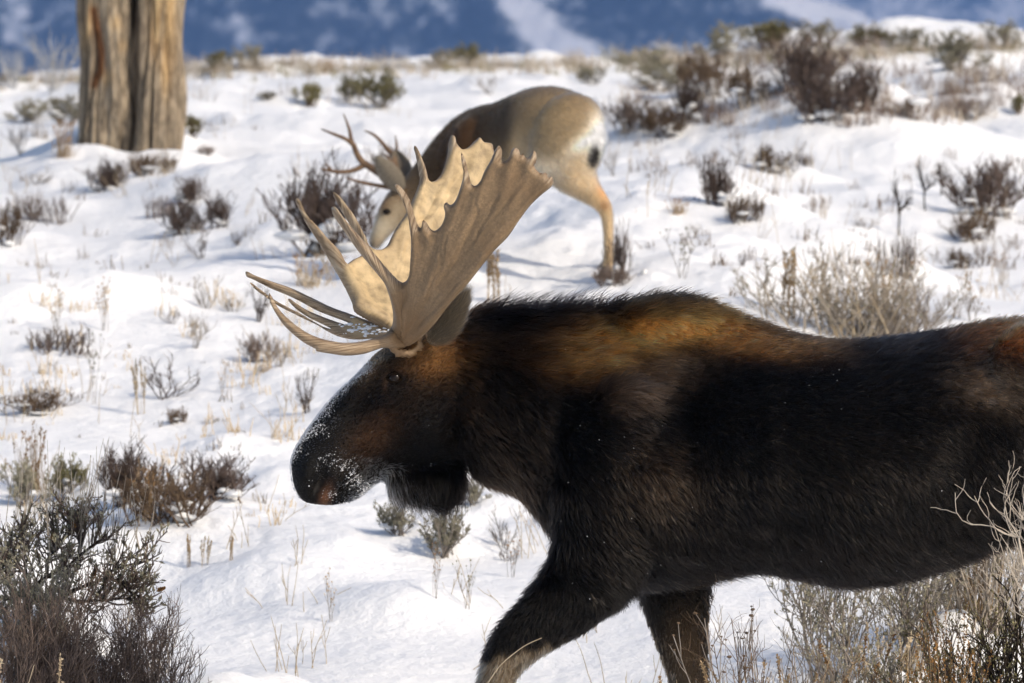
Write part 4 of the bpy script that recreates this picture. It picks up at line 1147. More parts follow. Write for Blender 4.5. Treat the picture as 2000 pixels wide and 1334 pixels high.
def data(name, V, F):
    me = bpy.data.meshes.new(name); V = np.asarray(V); F = np.asarray(F)
    me.vertices.add(len(V)); me.vertices.foreach_set('co', V.astype(np.float32).ravel())
    k = F.shape[1]; me.loops.add(F.size); me.loops.foreach_set('vertex_index', F.astype(np.int32).ravel())
    me.polygons.add(len(F)); me.polygons.foreach_set('loop_start', np.arange(0, F.size, k, dtype=np.int32)); me.update(calc_edges=True)
    return me
def leaves(name, polys, per, ln, wd, rng, t0=0.35, spread=0.9, upb=0.3):
    """small folded leaf blades along twigs"""
    V = []; 
    for pts, _, _ in polys:
        for _ in range(per):
            t = rng.uniform(t0, 1) * (len(pts) - 1); i = min(int(t), len(pts) - 2); f = t - i
            q = pts[i] * (1 - f) + pts[i + 1] * f; d = pts[i + 1] - pts[i]; d = d / (np.linalg.norm(d) + 1e-9)
            u = d + rng.normal(0, spread, 3) * .6 + np.array([0, 0, upb]); u /= np.linalg.norm(u)
            w = np.cross(u, rng.normal(0, 1, 3)); w /= np.linalg.norm(w) + 1e-9
            l, h = ln * rng.uniform(.6, 1.3), wd * rng.uniform(.7, 1.3)
            V += [q, q + u * l * .55 + w * h, q + u * l, q + u * l * .55 - w * h]
    F = np.arange(len(V)).reshape(-1, 4)
    return data(name, np.array(V), F)
def lumps(name, pts, rad, rng):
    """soft cushions of caught snow"""
    V, F = [], []; n, m = 12, 8; b = 0
    for p, r in zip(pts, rad):
        ph = rng.uniform(0, 6, 4); sc = np.array([rng.uniform(.8, 1.4), rng.uniform(.8, 1.4), rng.uniform(.45, .75)])
        for i in range(m + 1):
            t = math.pi * i / m
            for j in range(n):
                a = 2 * math.pi * j / n
                k = 1 + .16 * math.sin(3 * a + ph[0] + 2 * t) + .12 * math.sin(2 * a + ph[1]) + .08 * math.sin(5 * t + ph[2])
                V.append(np.asarray(p) + r * k * sc * np.array([math.sin(t) * math.cos(a), math.sin(t) * math.sin(a), math.cos(t)]))
        for i in range(m):
            for j in range(n):
                F.append((b + i * n + j, b + i * n + (j + 1) % n, b + (i + 1) * n + (j + 1) % n, b + (i + 1) * n + j))
        b += (m + 1) * n
    me = data(name, np.array(V), np.array(F)); me.polygons.foreach_set('use_smooth', np.full(len(me.polygons), True))
    return me
def seedheads(name, tips, ln, rd, rng, per=10):
    """plumes of small husks at the stem ends"""
    V = []
    for p, d in tips:
        d = np.asarray(d); d = d / (np.linalg.norm(d) + 1e-9)
        for k in range(per):
            s_ = rng.uniform(-.1, 1); q = np.asarray(p) + d * ln * s_
            u = d * .8 + rng.normal(0, .55, 3); u /= np.linalg.norm(u); w = np.cross(u, rng.normal(0, 1, 3)); w /= np.linalg.norm(w) + 1e-9
            l = rd * rng.uniform(1.2, 2.4) * (1.2 - .6 * abs(s_)); h = rd * rng.uniform(.35, .7)
            V += [q, q + u * l * .5 + w * h, q + u * l, q + u * l * .5 - w * h]
    return data(name, np.array(V), np.arange(len(V)).reshape(-1, 4))
def ends(polys): return [(p[-1], p[-1] - p[-2]) for p, _, _ in polys]
def az(r, tilt): a = r.uniform(0, 2 * math.pi); return np.array([math.cos(a) * math.sin(tilt), math.sin(a) * math.sin(tilt), math.cos(tilt)])

# prototypes one metre high and about one metre across; each returns [(part name, mesh, material)]
def p_dark(seed, mat='dark', mains=28, snow=True):
    t = Twigs(seed); r = t.r; st = []
    for i in range(mains):
        st.append(t.grow((r.normal(0, .13), r.normal(0, .10), -.05), az(r, r.uniform(.05, .95)), r.uniform(.5, 1.0), 5, .013, .006, .5, .14))
    b = t.sprout(st, 8, .34, 3, .0075, .004, .2, 1, .6, .5, .16); t.sprout(b, 5, .16, 2, .005, .003, .2, 1, .6, .5, .2)
    parts = [('stems', t.build('stems'), mat)]
    if snow: parts.append(('caught_snow', lumps('caught_snow', [(r.normal(0, .22), r.normal(0, .15), r.uniform(.05, .42)) for _ in range(6)], r.uniform(.05, .12, 6), r), 'snow'))
    return parts
def p_upright(seed, mat='dark'):
    t = Twigs(seed); r = t.r; st = []
    for i in range(46): st.append(t.grow((r.uniform(-.42, .42), r.normal(0, .08), -.05), az(r, r.uniform(0, .35)), r.uniform(.5, 1.0), 4, .011, .005, .2, .07))
    t.sprout(st, 5, .26, 2, .006, .003, .3, 1, .35, .4, .1)
    return [('stems', t.build('stems'), mat)]
def p_sage(seed, leaf='sage', stem='grey', per=7, mains=14):
    t = Twigs(seed); r = t.r; st = []
    for i in range(mains): st.append(t.grow((r.normal(0, .08), r.normal(0, .08), -.05), az(r, r.uniform(.05, .95)), r.uniform(.5, .95), 5, .02, .008, .35, .16))
    b = t.sprout(st, 7, .32, 3, .009, .004, .3, 1, .6, .5, .16); c = t.sprout(b, 3, .16, 2, .005, .003, .3, 1, .6, .6, .16)
    sn = lumps('caught_snow', [(r.normal(0, .24), r.normal(0, .15), r.uniform(.1, .55)) for _ in range(7)], r.uniform(.04, .11, 7), r)
    return [('stems', t.build('stems'), stem), ('leaves', leaves('leaves', b + c, per, .075, .013, r), leaf), ('caught_snow', sn, 'snow')]
def p_twig(seed, mat='grey', mains=6):
    t = Twigs(seed); r = t.r; st = []
    for i in range(mains): st.append(t.grow((r.normal(0, .04), r.normal(0, .04), -.05), az(r, r.uniform(.05, .8)), r.uniform(.55, 1.0), 5, .016, .006, .3, .16))
    b = t.sprout(st, 6, .34, 3, .008, .004, .25, 1, .7, .4, .18); t.sprout(b, 3, .14, 2, .005, .0025, .3, 1, .7, .4, .2)
    return [('stems', t.build('stems'), mat)]
def p_stub(seed, mat='bark'):
    """a tiny leafless tree: bare stem, knotted crown"""
    t = Twigs(seed); r = t.r
    a = t.grow((0, 0, -.05), (r.normal(0, .15), 0, 1), .42, 4, .04, .03, .1, .14)
    st = [t.grow(a[0][-1] + r.normal(0, .02, 3), az(r, r.uniform(.2, 1.15)), r.uniform(.35, .62), 4, .028, .012, .3, .2) for _ in range(5)]
    b = t.sprout(st, 5, .24, 3, .014, .006, .2, 1, .7, .3, .2); t.sprout(b, 2, .1, 2, .008, .004, .3, 1, .7, .3, .2)
    return [('stems', t.build('stems'), mat)]
def p_grass(seed, mat='tan', n=60, head='rust'):
    t = Twigs(seed); r = t.r; st = []
    for i in range(n): st.append(t.grow((r.normal(0, .12), r.normal(0, .10), -.04), az(r, abs(r.normal(0, .28))), r.uniform(.45, 1.0), 5, .0085, .003, -.12, .05))
    h = [st[i] for i in range(0, n, 3)]
    return [('blades', t.build('blades'), mat), ('seed_heads', seedheads('seed_heads', ends(h), -.16, .03, r, 9), head)]
def p_plume(seed, mat='tan'):
    """straight reddish stalks with narrow plumes"""
    t = Twigs(seed); r = t.r; st = []
    for i in range(9): st.append(t.grow((r.normal(0, .10), r.normal(0, .08), -.04), az(r, abs(r.normal(0, .13))), r.uniform(.6, 1.0), 5, .011, .006, 0, .03))
    return [('stalks', t.build('stalks'), mat), ('plumes', seedheads('plumes', ends(st), -.42, .04, r, 46), mat)]
def p_weed(seed, head='tan'):
    t = Twigs(seed); r = t.r; st = []
    for i in range(5): st.append(t.grow((r.normal(0, .05), r.normal(0, .05), -.04), az(r, r.uniform(.05, .42)), r.uniform(.6, 1.0), 6, .008, .0045, .1, .09))
    b = t.sprout(st, 5, .24, 3, .0055, .0035, .35, 1, .6, .35, .12)
    hd = lumps('h', [p for p, _ in ends(st + b)], r.uniform(.012, .024, len(st) + len(b)), r)
    return [('stems', t.build('stems'), 'grey'), ('seed_heads', hd, head)]
PROTO = {}
def proto(key, fn):
    PROTO[key] = []
    for k, parts in enumerate(fn): PROTO[key].append(parts)
proto('dark', [p_dark(11), p_dark(12), p_dark(13, 'dark', 26), p_dark(14, 'dark', 16)])
proto('brown', [p_dark(15, 'rust_dark', 22), p_dark(16, 'rust_dark', 18), p_dark(17, 'purple', 24)])
proto('upright', [p_upright(21), p_upright(22, 'purple'), p_upright(23, 'rust_dark')])
proto('sage', [p_sage(31), p_sage(32), p_sage(33, per=5)])
def p_wisp(seed, a, b):
    """loose brush: fine dead stems at all angles with straw and a few leaves"""
    t = Twigs(seed); r = t.r
    st = [t.grow((r.normal(0, .20), r.normal(0, .15), -.05), az(r, r.uniform(.02, 1.0)), r.uniform(.35, 1.05), 6, .008, .003, .3, .13) for _ in range(60)]
    b1 = t.sprout(st, 5, .28, 4, .0042, .002, .25, 1, .5, .4, .2); t.sprout(b1[::2], 3, .13, 3, .003, .0015, .3, 1, .6, .4, .22)
    g = Twigs(seed + 1)
    for _ in range(50): g.grow((r.normal(0, .25), r.normal(0, .15), -.05), az(r, abs(r.normal(0, .4))), r.uniform(.5, 1.15), 6, .006, .002, -.1, .06)
    return [('stems', t.build('stems'), a), ('blades', g.build('blades'), 'straw'), ('leaves', leaves('leaves', b1[::2], 3, .05, .007, r), b)]
proto('tangle', [p_wisp(36, 'pale', 'sage'), p_wisp(37, 'grey', 'straw')])
proto('olive', [p_sage(34, 'olive', 'rust_dark', 9), p_sage(35, 'olive', 'grey', 9)])
proto('frost', [p_twig(41, 'frost', 9), p_twig(42, 'frost', 8)])
proto('twig', [p_twig(43), p_twig(44), p_twig(45, 'dark'), p_twig(46, 'dark', 8)])
proto('stub', [p_stub(51), p_stub(52)])
proto('grass', [p_grass(61), p_grass(62, 'straw', 50), p_grass(63, 'tan', 70)])
proto('plume', [p_plume(64), p_plume(65, 'straw')])
proto('weed', [p_weed(71), p_weed(72, 'rust'), p_weed(73, 'olive')])
KIND = {'dark': ('bitterbrush', 'shrub', 'dark shrubs on the snow slope'), 'brown': ('bitterbrush', 'shrub', 'dark shrubs on the snow slope'), 'upright': ('bitterbrush', 'shrub', 'dark shrubs on the snow slope'),
        'sage': ('sagebrush', 'shrub', 'sagebrush on the snow slope'), 'olive': ('sagebrush', 'shrub', 'sagebrush on the snow slope'), 'frost': ('frosted_shrub', 'shrub', 'frosted shrubs on the ridge'),
        'tangle': ('sagebrush', 'shrub', 'sagebrush on the snow slope'), 'twig': ('bare_shrub', 'shrub', 'bare twiggy shrubs'), 'stub': ('bare_shrub', 'shrub', 'bare twiggy shrubs'), 'grass': ('grass_tuft', 'grass', 'dry grass tufts'), 'plume': ('grass_tuft', 'grass', 'dry grass tufts'), 'weed': ('dry_weed', 'weed', 'dry weeds in the snow')}
_cnt = {}
def plant(kind, px, py, h, w, label, D=None, yaw=None):
    """h and w in photograph pixels; stands where the sight line meets the snow, or D metres away"""
    i = _cnt.get(kind, 0); _cnt[kind] = i + 1
    parts = PROTO[kind][i % len(PROTO[kind])]
    if D is None: p = hit(px, py)
    else:
        x = (px - 1000) / FPX * D; p = Vector((x, D, float(ground_z(x, D))))
    k = p.y / FPX
    name, cat, grp = KIND[kind]
    root = empty(name, p - Vector((0, 0, 0.01)))
    rg = random.Random(int(px * 7 + py * 13))
    yaw_ = rg.uniform(-.5, .5) + (math.pi if rg.random() < .5 else 0) if yaw is None else yaw
    root.rotation_euler = (0, 0, yaw_)
    if kind in ('dark', 'brown', 'upright'): w *= 1.22
    root.scale = (w * k, w * k * .9, h * k)
    tag(root, label, cat, grp)
    for pn, me, mt in parts:
        if not me.materials: me.materials.append(M[mt])
        o = bpy.data.objects.new(pn, me); COL.objects.link(o); o.parent = root
        if pn not in ('stems', 'stalks'): o['kind'] = 'stuff'
    return root

for a in [
    # left of the picture, upper half
    ('frost', 105, 178, 125, 95, 'tall frosted shrub standing against the mountain just left of the cottonwood'), ('frost', 30, 175, 85, 80, 'frosted shrub against the mountain in the upper left corner'),
    ('sage', 130, 245, 55, 90, 'sagebrush on the bank left of the cottonwood, middle height of its stem'), ('sage', 55, 240, 45, 80, 'pale sagebrush by the left edge level with the middle of the cottonwood'),
    ('grass', 125, 308, 85, 70, 'tan grass tuft at the left foot of the cottonwood'), ('twig', 45, 300, 60, 70, 'grey twigs in snow between the left edge and the cottonwood foot'), ('olive', 378, 268, 48, 48, 'small olive sagebrush close against the right side of the cottonwood'),
    ('dark', 212, 372, 58, 78, 'dark shrub in the snow just below the left cottonwood stem'), ('brown', 292, 342, 44, 90, 'low purple-brown shrub at the foot of the right cottonwood stem'), ('twig', 70, 362, 36, 90, 'thin twigs poking from snow below the left side of the cottonwood'),
    ('upright', 88, 436, 62, 96, 'dense upright dark brown shrub left of the cottonwood, near the left edge'), ('brown', 12, 478, 88, 70, 'rusty brown shrub cut off by the left edge'), ('upright', 312, 424, 50, 56, 'small upright brown shrub below the cottonwood, left of the wide charcoal one'),
    ('dark', 372, 396, 46, 60, 'little dark shrub above the wide charcoal shrub'), ('dark', 358, 458, 70, 76, 'charcoal shrub below the cottonwood, left half of a pair'), ('dark', 425, 445, 66, 84, 'charcoal shrub right of its twin, on the snow left of the deer'),
    ('dark', 636, 496, 165, 185, 'large dark shrub in front of the deer face, behind the moose tines'), ('upright', 752, 340, 60, 70, 'dark twigs standing behind the deer head'), ('grass', 605, 560, 80, 130, 'pale tan grass under the large dark shrub'), 
    ('twig', 395, 505, 60, 70, 'thin grey shrub just below the charcoal pair'), ('twig', 465, 482, 32, 44, 'small grey twigs right below the charcoal pair'),
    ('olive', 742, 212, 74, 105, 'largest olive sagebrush on the snow above the deer antlers'), ('olive', 604, 210, 52, 66, 'round olive sagebrush left of the largest one above the deer antlers'), ('olive', 682, 200, 56, 52, 'olive sagebrush between the two others above the deer antlers'),
    ('sage', 522, 194, 18, 50, 'tiny sagebrush tuft in open snow right of the cottonwood'), ('brown', 403, 304, 18, 26, 'tiny brown tuft in the snow right of the cottonwood foot'),
    # ridge line
    ('olive', 425, 140, 44, 62, 'olive sagebrush on the ridge nearest the cottonwood'), ('sage', 488, 136, 44, 50, 'grey sagebrush on the ridge, second from the cottonwood'), ('grass', 640, 142, 34, 70, 'pale grass on the ridge above the round olive sagebrush'),
    ('sage', 860, 132, 34, 60, 'sagebrush on the ridge left of the deer, lower of two'), ('olive', 915, 130, 46, 66, 'olive sagebrush on the ridge just left above the deer rump'), ('frost', 760, 140, 36, 80, 'frosty twigs on the ridge above the largest olive sagebrush'),
    ('frost', 1195, 118, 40, 60, 'frosty twigs on the ridge right of the deer rump'), ('sage', 1150, 165, 40, 70, 'grey sagebrush right above the deer rump'), ('twig', 960, 185, 40, 70, 'grey twigs against snow above the deer back'),
    ('sage', 1260, 140, 44, 90, 'grey sagebrush on the ridge, first right of the deer'), ('frost', 1320, 120, 46, 80, 'frosty shrub on the ridge left of the big upper right thicket'),
    ('sage', 1405, 116, 66, 90, 'tall grey sagebrush on the ridge over the left end of the thicket'), ('olive', 1500, 98, 62, 120, 'broad olive sagebrush highest on the ridge at upper right'), ('sage', 1600, 88, 50, 90, 'grey sagebrush on the ridge right of the broad olive one'),
    ('olive', 1690, 92, 44, 80, 'olive sagebrush on the ridge below the snow chute'), ('sage', 1770, 92, 36, 80, 'low grey sagebrush on the ridge, third from the right edge'), ('sage', 1870, 140, 74, 120, 'bushy grey sagebrush below the ridge near the right edge'),
    ('sage', 1960, 96, 56, 80, 'grey sagebrush on the ridge in the upper right corner'), ('twig', 1930, 160, 50, 80, 'bare twigs below the upper right corner'),
    # thicket at upper right
    ('brown', 1375, 190, 90, 110, 'purple-brown shrub at the upper left of the right thicket'), ('brown', 1470, 205, 70, 110, 'brown shrub in the middle of the right thicket'), ('dark', 1570, 175, 90, 130, 'dark shrub high in the middle of the right thicket'), ('twig', 1470, 150, 70, 110, 'grey bare shrub at the top of the right thicket'),
    ('dark', 1610, 238, 110, 110, 'dark shrub low at the right end of the thicket'), ('dark', 1685, 212, 92, 120, 'darkest rounded shrub at the far right of the thicket'), ('twig', 1620, 150, 70, 130, 'pale bare shrub above the darkest rounded shrub'),
    ('brown', 1240, 258, 66, 100, 'brown shrub just right of the deer rump'), ('brown', 1300, 268, 60, 90, 'brown shrub right of the one beside the deer rump'), ('dark', 1345, 232, 76, 56, 'dark shrub under the left end of the thicket'), ('twig', 1200, 345, 56, 50, 'grey bare shrub right behind the deer thigh'),
    ('sage', 1290, 180, 56, 120, 'pale sagebrush between the deer rump and the thicket'), ('brown', 1765, 226, 34, 44, 'small brown shrub right of the thicket'), ('brown', 1885, 232, 36, 70, 'low brown shrub by the right edge below the bushy sagebrush'), ('olive', 1988, 226, 44, 36, 'olive sagebrush cut by the right edge'),
    # right slope
    ('dark', 1398, 402, 84, 70, 'dark upright shrub on the open slope right of the deer leg'), ('brown', 1452, 436, 54, 70, 'brown shrub trailing right below the dark upright one'), ('grass', 1325, 418, 40, 70, 'pale grass left of the dark upright shrub'), ('brown', 1512, 340, 58, 86, 'rusty shrub holding snow on the open right slope'), ('brown', 1574, 326, 24, 20, 'tiny round brown tuft right of the rusty shrub'),
    ('stub', 1808, 412, 105, 62, 'tiny leafless tree with a bare stem on the right slope'), ('stub', 1838, 382, 66, 66, 'leaning leafless twig tree right of the bare-stemmed one'), ('stub', 1757, 462, 125, 60, 'knotty leafless shrub left of the bare-stemmed tiny tree'), ('twig', 1690, 448, 36, 80, 'low spiky dark shrub left of the knotty one'),
    ('dark', 1925, 420, 110, 130, 'large dark shrub by the right edge, halfway down the slope'), ('brown', 1900, 470, 60, 90, 'brown shrub under the large one by the right edge'), ('brown', 1880, 524, 40, 66, 'low brown tuft below the right edge shrubs'), ('upright', 1752, 545, 90, 75, 'dark shrub rising behind the big grey sagebrush over the moose back'),
    ('tangle', 1640, 655, 170, 300, 'big grey-green sagebrush right behind the moose back'), ('plume', 1545, 625, 140, 90, 'reddish dry grass plumes left of the big sagebrush behind the moose'), ('plume', 1595, 590, 90, 60, 'short reddish plumes beside the big sagebrush'), ('grass', 1720, 610, 130, 120, 'tan grass mixed into the right of the big sagebrush'), ('tangle', 1745, 672, 140, 170, 'grey sagebrush at the right shoulder of the big one'),
    ('twig', 1795, 670, 110, 110, 'bare grey shrub above the dip of the moose back'), ('weed', 1895, 630, 110, 130, 'dry weed with tan heads above the moose rump'), ('weed', 1960, 560, 80, 90, 'dry weed by the right edge above the moose rump'), ('weed', 1330, 545, 100, 100, 'thin dry weed right of the deer hoof'), ('twig', 1452, 522, 34, 30, 'tiny dark twigs in the snow above the moose hump'), ('twig', 1352, 470, 36, 34, 'tiny dark twigs on the snow right of the deer leg'),
    ('dark', 1212, 548, 105, 50, 'dark shrub right behind the deer hoof'), ('plume', 960, 590, 110, 90, 'reddish plumes between the moose antler and its neck'), ('brown', 1195, 560, 40, 60, 'low tan brush at the deer hoof'),
    # left slope, middle
    ('upright', 118, 688, 58, 130, 'purple-brown shrub along a snow edge at middle left'), ('weed', 110, 650, 95, 80, 'yellowish weed heads above the purple-brown shrub'), ('weed', 205, 648, 105, 80, 'dry weed right of the yellowish one at middle left'), ('weed', 185, 792, 140, 46, 'single tall thin weed stalk at middle left'),
    ('twig', 402, 606, 66, 60, 'bare grey shrub left of the moose brow tines'), ('twig', 338, 634, 44, 50, 'small dark shrub lower left of the bare grey one'), ('twig', 505, 628, 80, 60, 'thin bare shrub under the tip of the moose brow tines'), ('twig', 378, 682, 72, 70, 'sparse grey shrub below the bare grey ones'), ('twig', 455, 610, 46, 70, 'sparse twigs just left of the moose brow tines'),
    ('twig', 318, 782, 84, 130, 'grey-brown shrub in the snow left of the moose face'), ('plume', 275, 812, 110, 50, 'pinkish dry plumes at the left of the grey-brown shrub'), ('brown', 345, 828, 32, 36, 'tiny brown tuft below the grey-brown shrub'), ('brown', 62, 808, 48, 120, 'flattened brown shrub half under snow at the left'), ('brown', 505, 708, 56, 60, 'small reddish shrub below the moose brow tines'),
    ('weed', 435, 770, 70, 50, 'small weed between the grey-brown shrub and the moose face'), ('twig', 600, 808, 90, 70, 'bare shrub close to the moose nose bridge'), ('twig', 540, 722, 50, 60, 'thin bare twigs under the near brow tine'),
    ('olive', 128, 978, 84, 80, 'olive sagebrush at lower left, right one of two'), ('sage', 55, 988, 84, 90, 'pale sagebrush at lower left by the edge'), ('grass', 60, 960, 150, 100, 'thin dry stalks standing at the left edge'),
    ('dark', 250, 985, 110, 130, 'dark shrub with snow at lower left, left part of a clump'), ('brown', 330, 1022, 110, 170, 'brown shrub in the middle of the lower left clump'), ('dark', 420, 975, 80, 130, 'dark feathery shrub at the right end of the lower left clump'), ('grass', 290, 1015, 120, 100, 'tan grass in front of the lower left clump'),
    ('plume', 368, 1108, 70, 30, 'dry grass spike below the lower left clump, leftmost'), ('plume', 400, 1106, 62, 40, 'pair of dry grass spikes below the lower left clump'), ('plume', 452, 1096, 55, 36, 'leaning dry grass spike nearest the moose chin'),
    ('sage', 868, 1088, 100, 110, 'snowy sagebrush under the moose bell'), ('twig', 985, 1078, 84, 76, 'bare shrub in snow in front of the moose chest'), ('twig', 985, 1096, 36, 50, 'small twigs below the bare shrub before the moose chest'), ('sage', 775, 1045, 70, 90, 'snowy sagebrush below the moose chin'), ('sage', 925, 985, 50, 60, 'snowy sagebrush between bell and chest of the moose'),
    ('weed', 850, 1180, 110, 50, 'thin weed in the snow left of the moose foreleg'), ('weed', 912, 1192, 100, 60, 'thin weed close to the moose foreleg'), ('weed', 645, 1215, 110, 60, 'lone thin weed in open snow below the moose muzzle'), ('weed', 1000, 1130, 90, 70, 'thin weed in front of the moose knee'),
    ]: plant(*a)
# ------------------------------------------------------------------ foreground sagebrush at the lower left, branch by branch
def c3(x, y, D): return np.array(at(x / 3.566, 960 + y / 3.566, D))
FD = 21.6
fs_o = Vector((at(70, 1230, FD).x, FD, float(ground_z(at(70, 1230, FD).x, FD))))
t = Twigs(101); r = t.r
limbs = [[(200, 1400, 0), (195, 1000, 0), (205, 850, 0), (232, 680, -.05), (335, 590, -.08), (450, 540, -.10), (550, 450, -.12), (690, 340, -.15)],
         [(300, 1400, .1), (340, 1000, .08), (365, 830, .05), (410, 740, 0), (560, 670, -.05), (720, 610, -.1), (800, 540, -.12), (990, 490, -.15)],
         [(160, 1350, 0), (170, 950, .05), (180, 830, .05), (100, 760, .1), (0, 740, .15), (-150, 640, .2)],
         [(230, 700, -.05), (190, 600, 0), (170, 480, .05), (165, 380, .08), (150, 300, .1)],
         [(330, 592, -.08), (330, 480, -.05), (400, 400, 0), (420, 330, .02)],
         [(550, 455, -.12), (560, 380, -.1), (570, 300, -.08), (540, 230, -.06)],
         [(720, 612, -.1), (820, 620, -.15), (900, 690, -.2), (990, 740, -.22)],
         [(420, 735, 0), (520, 760, -.1), (700, 760, -.15), (900, 740, -.2)],
         [(110, 770, .1), (60, 650, .1), (40, 520, .12), (10, 430, .15)]]
LB = []
for k, l in enumerate(limbs):
    pts = catmull([c3(x, y, FD + dy) for x, y, dy in l], 3)
    LB.append(t.add(pts, .0115 if k < 3 else .0075, .004 if k < 3 else .003))
br = t.sprout(LB, 20, .13, 4, .0042, .002, .28, 1, .8, .35, .22)
br2 = t.sprout(br, 6, .06, 3, .0022, .0012, .2, 1, .8, .35, .22)
wh = []
for i in range(80):      # long whips arching upwards
    src = LB[[0, 1, 1, 0, 5, 3, 8, 1, 4, 2][i % 10]][0]; q = src[int(r.integers(len(src) // 2, len(src)))]
    wh.append(t.grow(q, (r.normal(.22, .25), r.normal(0, .25), .7), r.uniform(.18, .38), 7, .0022, .0008, .75, .06))
for i in range(9):
    q = c3(900 + r.uniform(-60, 90), 700 + r.uniform(-60, 60), FD - .2); wh.append(t.grow(q, (1, r.normal(0, .2), .1), r.uniform(.08, .16), 6, .0017, .0008, .9, .06))
fg = empty('sagebrush', fs_o)
tag(fg, 'gnarled sagebrush with dark limbs and long whips at the lower left', 'shrub')
def shift(me, o): me.transform(Matrix.Translation(-Vector(o))); return me
def part(nm, me, mt, root):
    me.materials.append(M[mt]); o = bpy.data.objects.new(nm, me); COL.objects.link(o); o.parent = root
    if nm in ('leaves', 'caught_snow', 'seed_heads', 'whips', 'blades', 'twigs'): o['kind'] = 'stuff'
    return o
wt = Twigs(1); wt.pl = wh
t.pl = [p for p in t.pl if not any(p is w for w in wh)]
tw_ = Twigs(3); tw_.pl = br + br2; t.pl = LB
part('limbs', shift(t.build('limbs', 6), fs_o), 'bark', fg)
part('twigs', shift(tw_.build('twigs'), fs_o), 'dark', fg)
part('whips', shift(wt.build('whips'), fs_o), 'pale', fg)
part('leaves', shift(leaves('leaves', br + br2[::2], 5, .022, .0036, r), fs_o), 'sage', fg)
tips = [(c3(510, 250, FD - .1), (.3, 0, 1)), (c3(590, 220, FD - .1), (.3, 0, 1)), (c3(1090, 690, FD - .2), (1, 0, .35)), (c3(365, 350, FD), (0, 0, 1)), (c3(270, 470, FD), (-.3, 0, 1)), (c3(650, 590, FD - .12), (.3, 0, .8)), (c3(700, 740, FD - .12), (.3, 0, .3))]
part('seed_heads', shift(seedheads('seed_heads', tips, .03, .0065, r, 70), fs_o), 'rust', fg)

# unlike the slope's shrubs these stand close, so each is grown on its own
def bush(name, px, D, h, w, seed, label, stem='purple', leaf=None, mains=26, k1_=9, k2_=6, lean=(0, 0), snow=0, tilt=.85, cat='shrub', r0=.006, leafsize=(.016, .0028), per=3, whip=0, whipmat='pale', up=.35):
    x = (px - 1000) / FPX * D; o = Vector((x, D, float(ground_z(x, D))))
    t = Twigs(seed); r = t.r; st = []
    for i in range(mains):
        d = az(r, r.uniform(.03, tilt)); d = d * np.array([w / h * 1.3, w / h * 1.1, 1]) + np.array([lean[0], lean[1], 0])
        st.append(t.grow((r.normal(0, .05), r.normal(0, .05), -.03), d, h * r.uniform(.55, 1.0), 6, r0, r0 * .35, up, .12))
    b = t.sprout(st, k1_, h * .24, 4, r0 * .38, r0 * .2, .25, 1, .65, .35, .2); c = t.sprout(b, k2_, h * .09, 3, r0 * .22, r0 * .12, .2, 1, .7, .35, .22)
    root = empty(name, o); tag(root, label, cat)
    wl = []
    for i in range(whip):
        src = st[i % len(st)][0]; wl.append(t.grow(src[-2], az(r, r.uniform(0, .5)), h * r.uniform(.25, .45), 6, .0018, .0008, .6, .08))
    if wl:
        wt = Twigs(2); wt.pl = wl; t.pl = [p for p in t.pl if not any(p is q for q in wl)]
        part('whips', wt.build('whips'), whipmat, root)
    part('stems', t.build('stems', 3), stem, root)
    if leaf: part('leaves', leaves('leaves', b + c, per, leafsize[0], leafsize[1], r), leaf, root)
    if snow:
        pk = [st[int(r.integers(len(st)))][0][int(r.integers(2, 6))] for _ in range(snow)]
        part('caught_snow', lumps('caught_snow', pk, r.uniform(.012, .03, snow), r), 'snow', root)
    return root
bush('bitterbrush', 40, 20.9, .74, .46, 201, 'dense purple-brown shrub filling the lower left corner', 'purple', None, 46, 12, 7, snow=3, r0=.0055)
bush('bitterbrush', 150, 21.0, .68, .36, 202, 'purple-brown shrub with snow below the gnarled sagebrush', 'purple', None, 40, 11, 7, snow=3, r0=.005)
bush('sagebrush', 60, 21.3, .50, .40, 205, 'grey-leaved sagebrush in front of the gnarled dark limbs at lower left', 'grey', 'sage', 26, 9, 5, r0=.005, per=4, snow=2)
bush('bitterbrush', 285, 21.1, .60, .32, 203, 'rounded dark brown shrub right of the lower left corner', 'purple', None, 34, 11, 8, snow=2, r0=.005)
bush('bitterbrush', 105, 20.6, .54, .36, 204, 'dark brown twigs at the very bottom left', 'purple', None, 30, 10, 6, snow=2, r0=.005)
# right of the moose's forelegs
bush('sagebrush', 1640, 22.0, .60, .36, 211, 'grey-green sagebrush under the moose belly', 'grey', 'sage', 18, 8, 4, r0=.0055, per=4, whip=8)
bush('sagebrush', 1780, 22.2, .56, .42, 212, 'sagebrush around the snow cushion under the moose belly', 'grey', 'sage', 18, 8, 4, r0=.0055, per=4, whip=10)
bush('sagebrush', 1920, 22.3, .72, .46, 213, 'tall grey sagebrush under the moose flank', 'pale', 'sage', 22, 8, 4, r0=.0055, per=2, whip=14)
bush('sagebrush', 1890, 21.0, .62, .40, 214, 'brownish sagebrush in the lower right corner', 'dark', 'olive', 18, 9, 5, r0=.006, per=3, snow=3)
bush('sagebrush', 1985, 20.8, .80, .30, 215, 'dark-stemmed sagebrush cut by the lower right edge', 'bark', 'olive', 14, 8, 4, r0=.010, per=3, snow=3)
bush('bare_shrub', 1960, 22.9, .62, .5, 216, 'pale bare shrub behind the moose flank at the right', 'pale', None, 26, 9, 5, r0=.0045)
bush('bare_shrub', 1850, 23.0, .45, .5, 217, 'pale bare shrub behind the moose belly', 'pale', None, 22, 9, 5, r0=.0045)
bush('sagebrush', 1720, 21.3, .52, .42, 218, 'low grey sagebrush at the bottom edge right of centre', 'grey', 'sage', 20, 8, 4, r0=.005, per=3, snow=3)
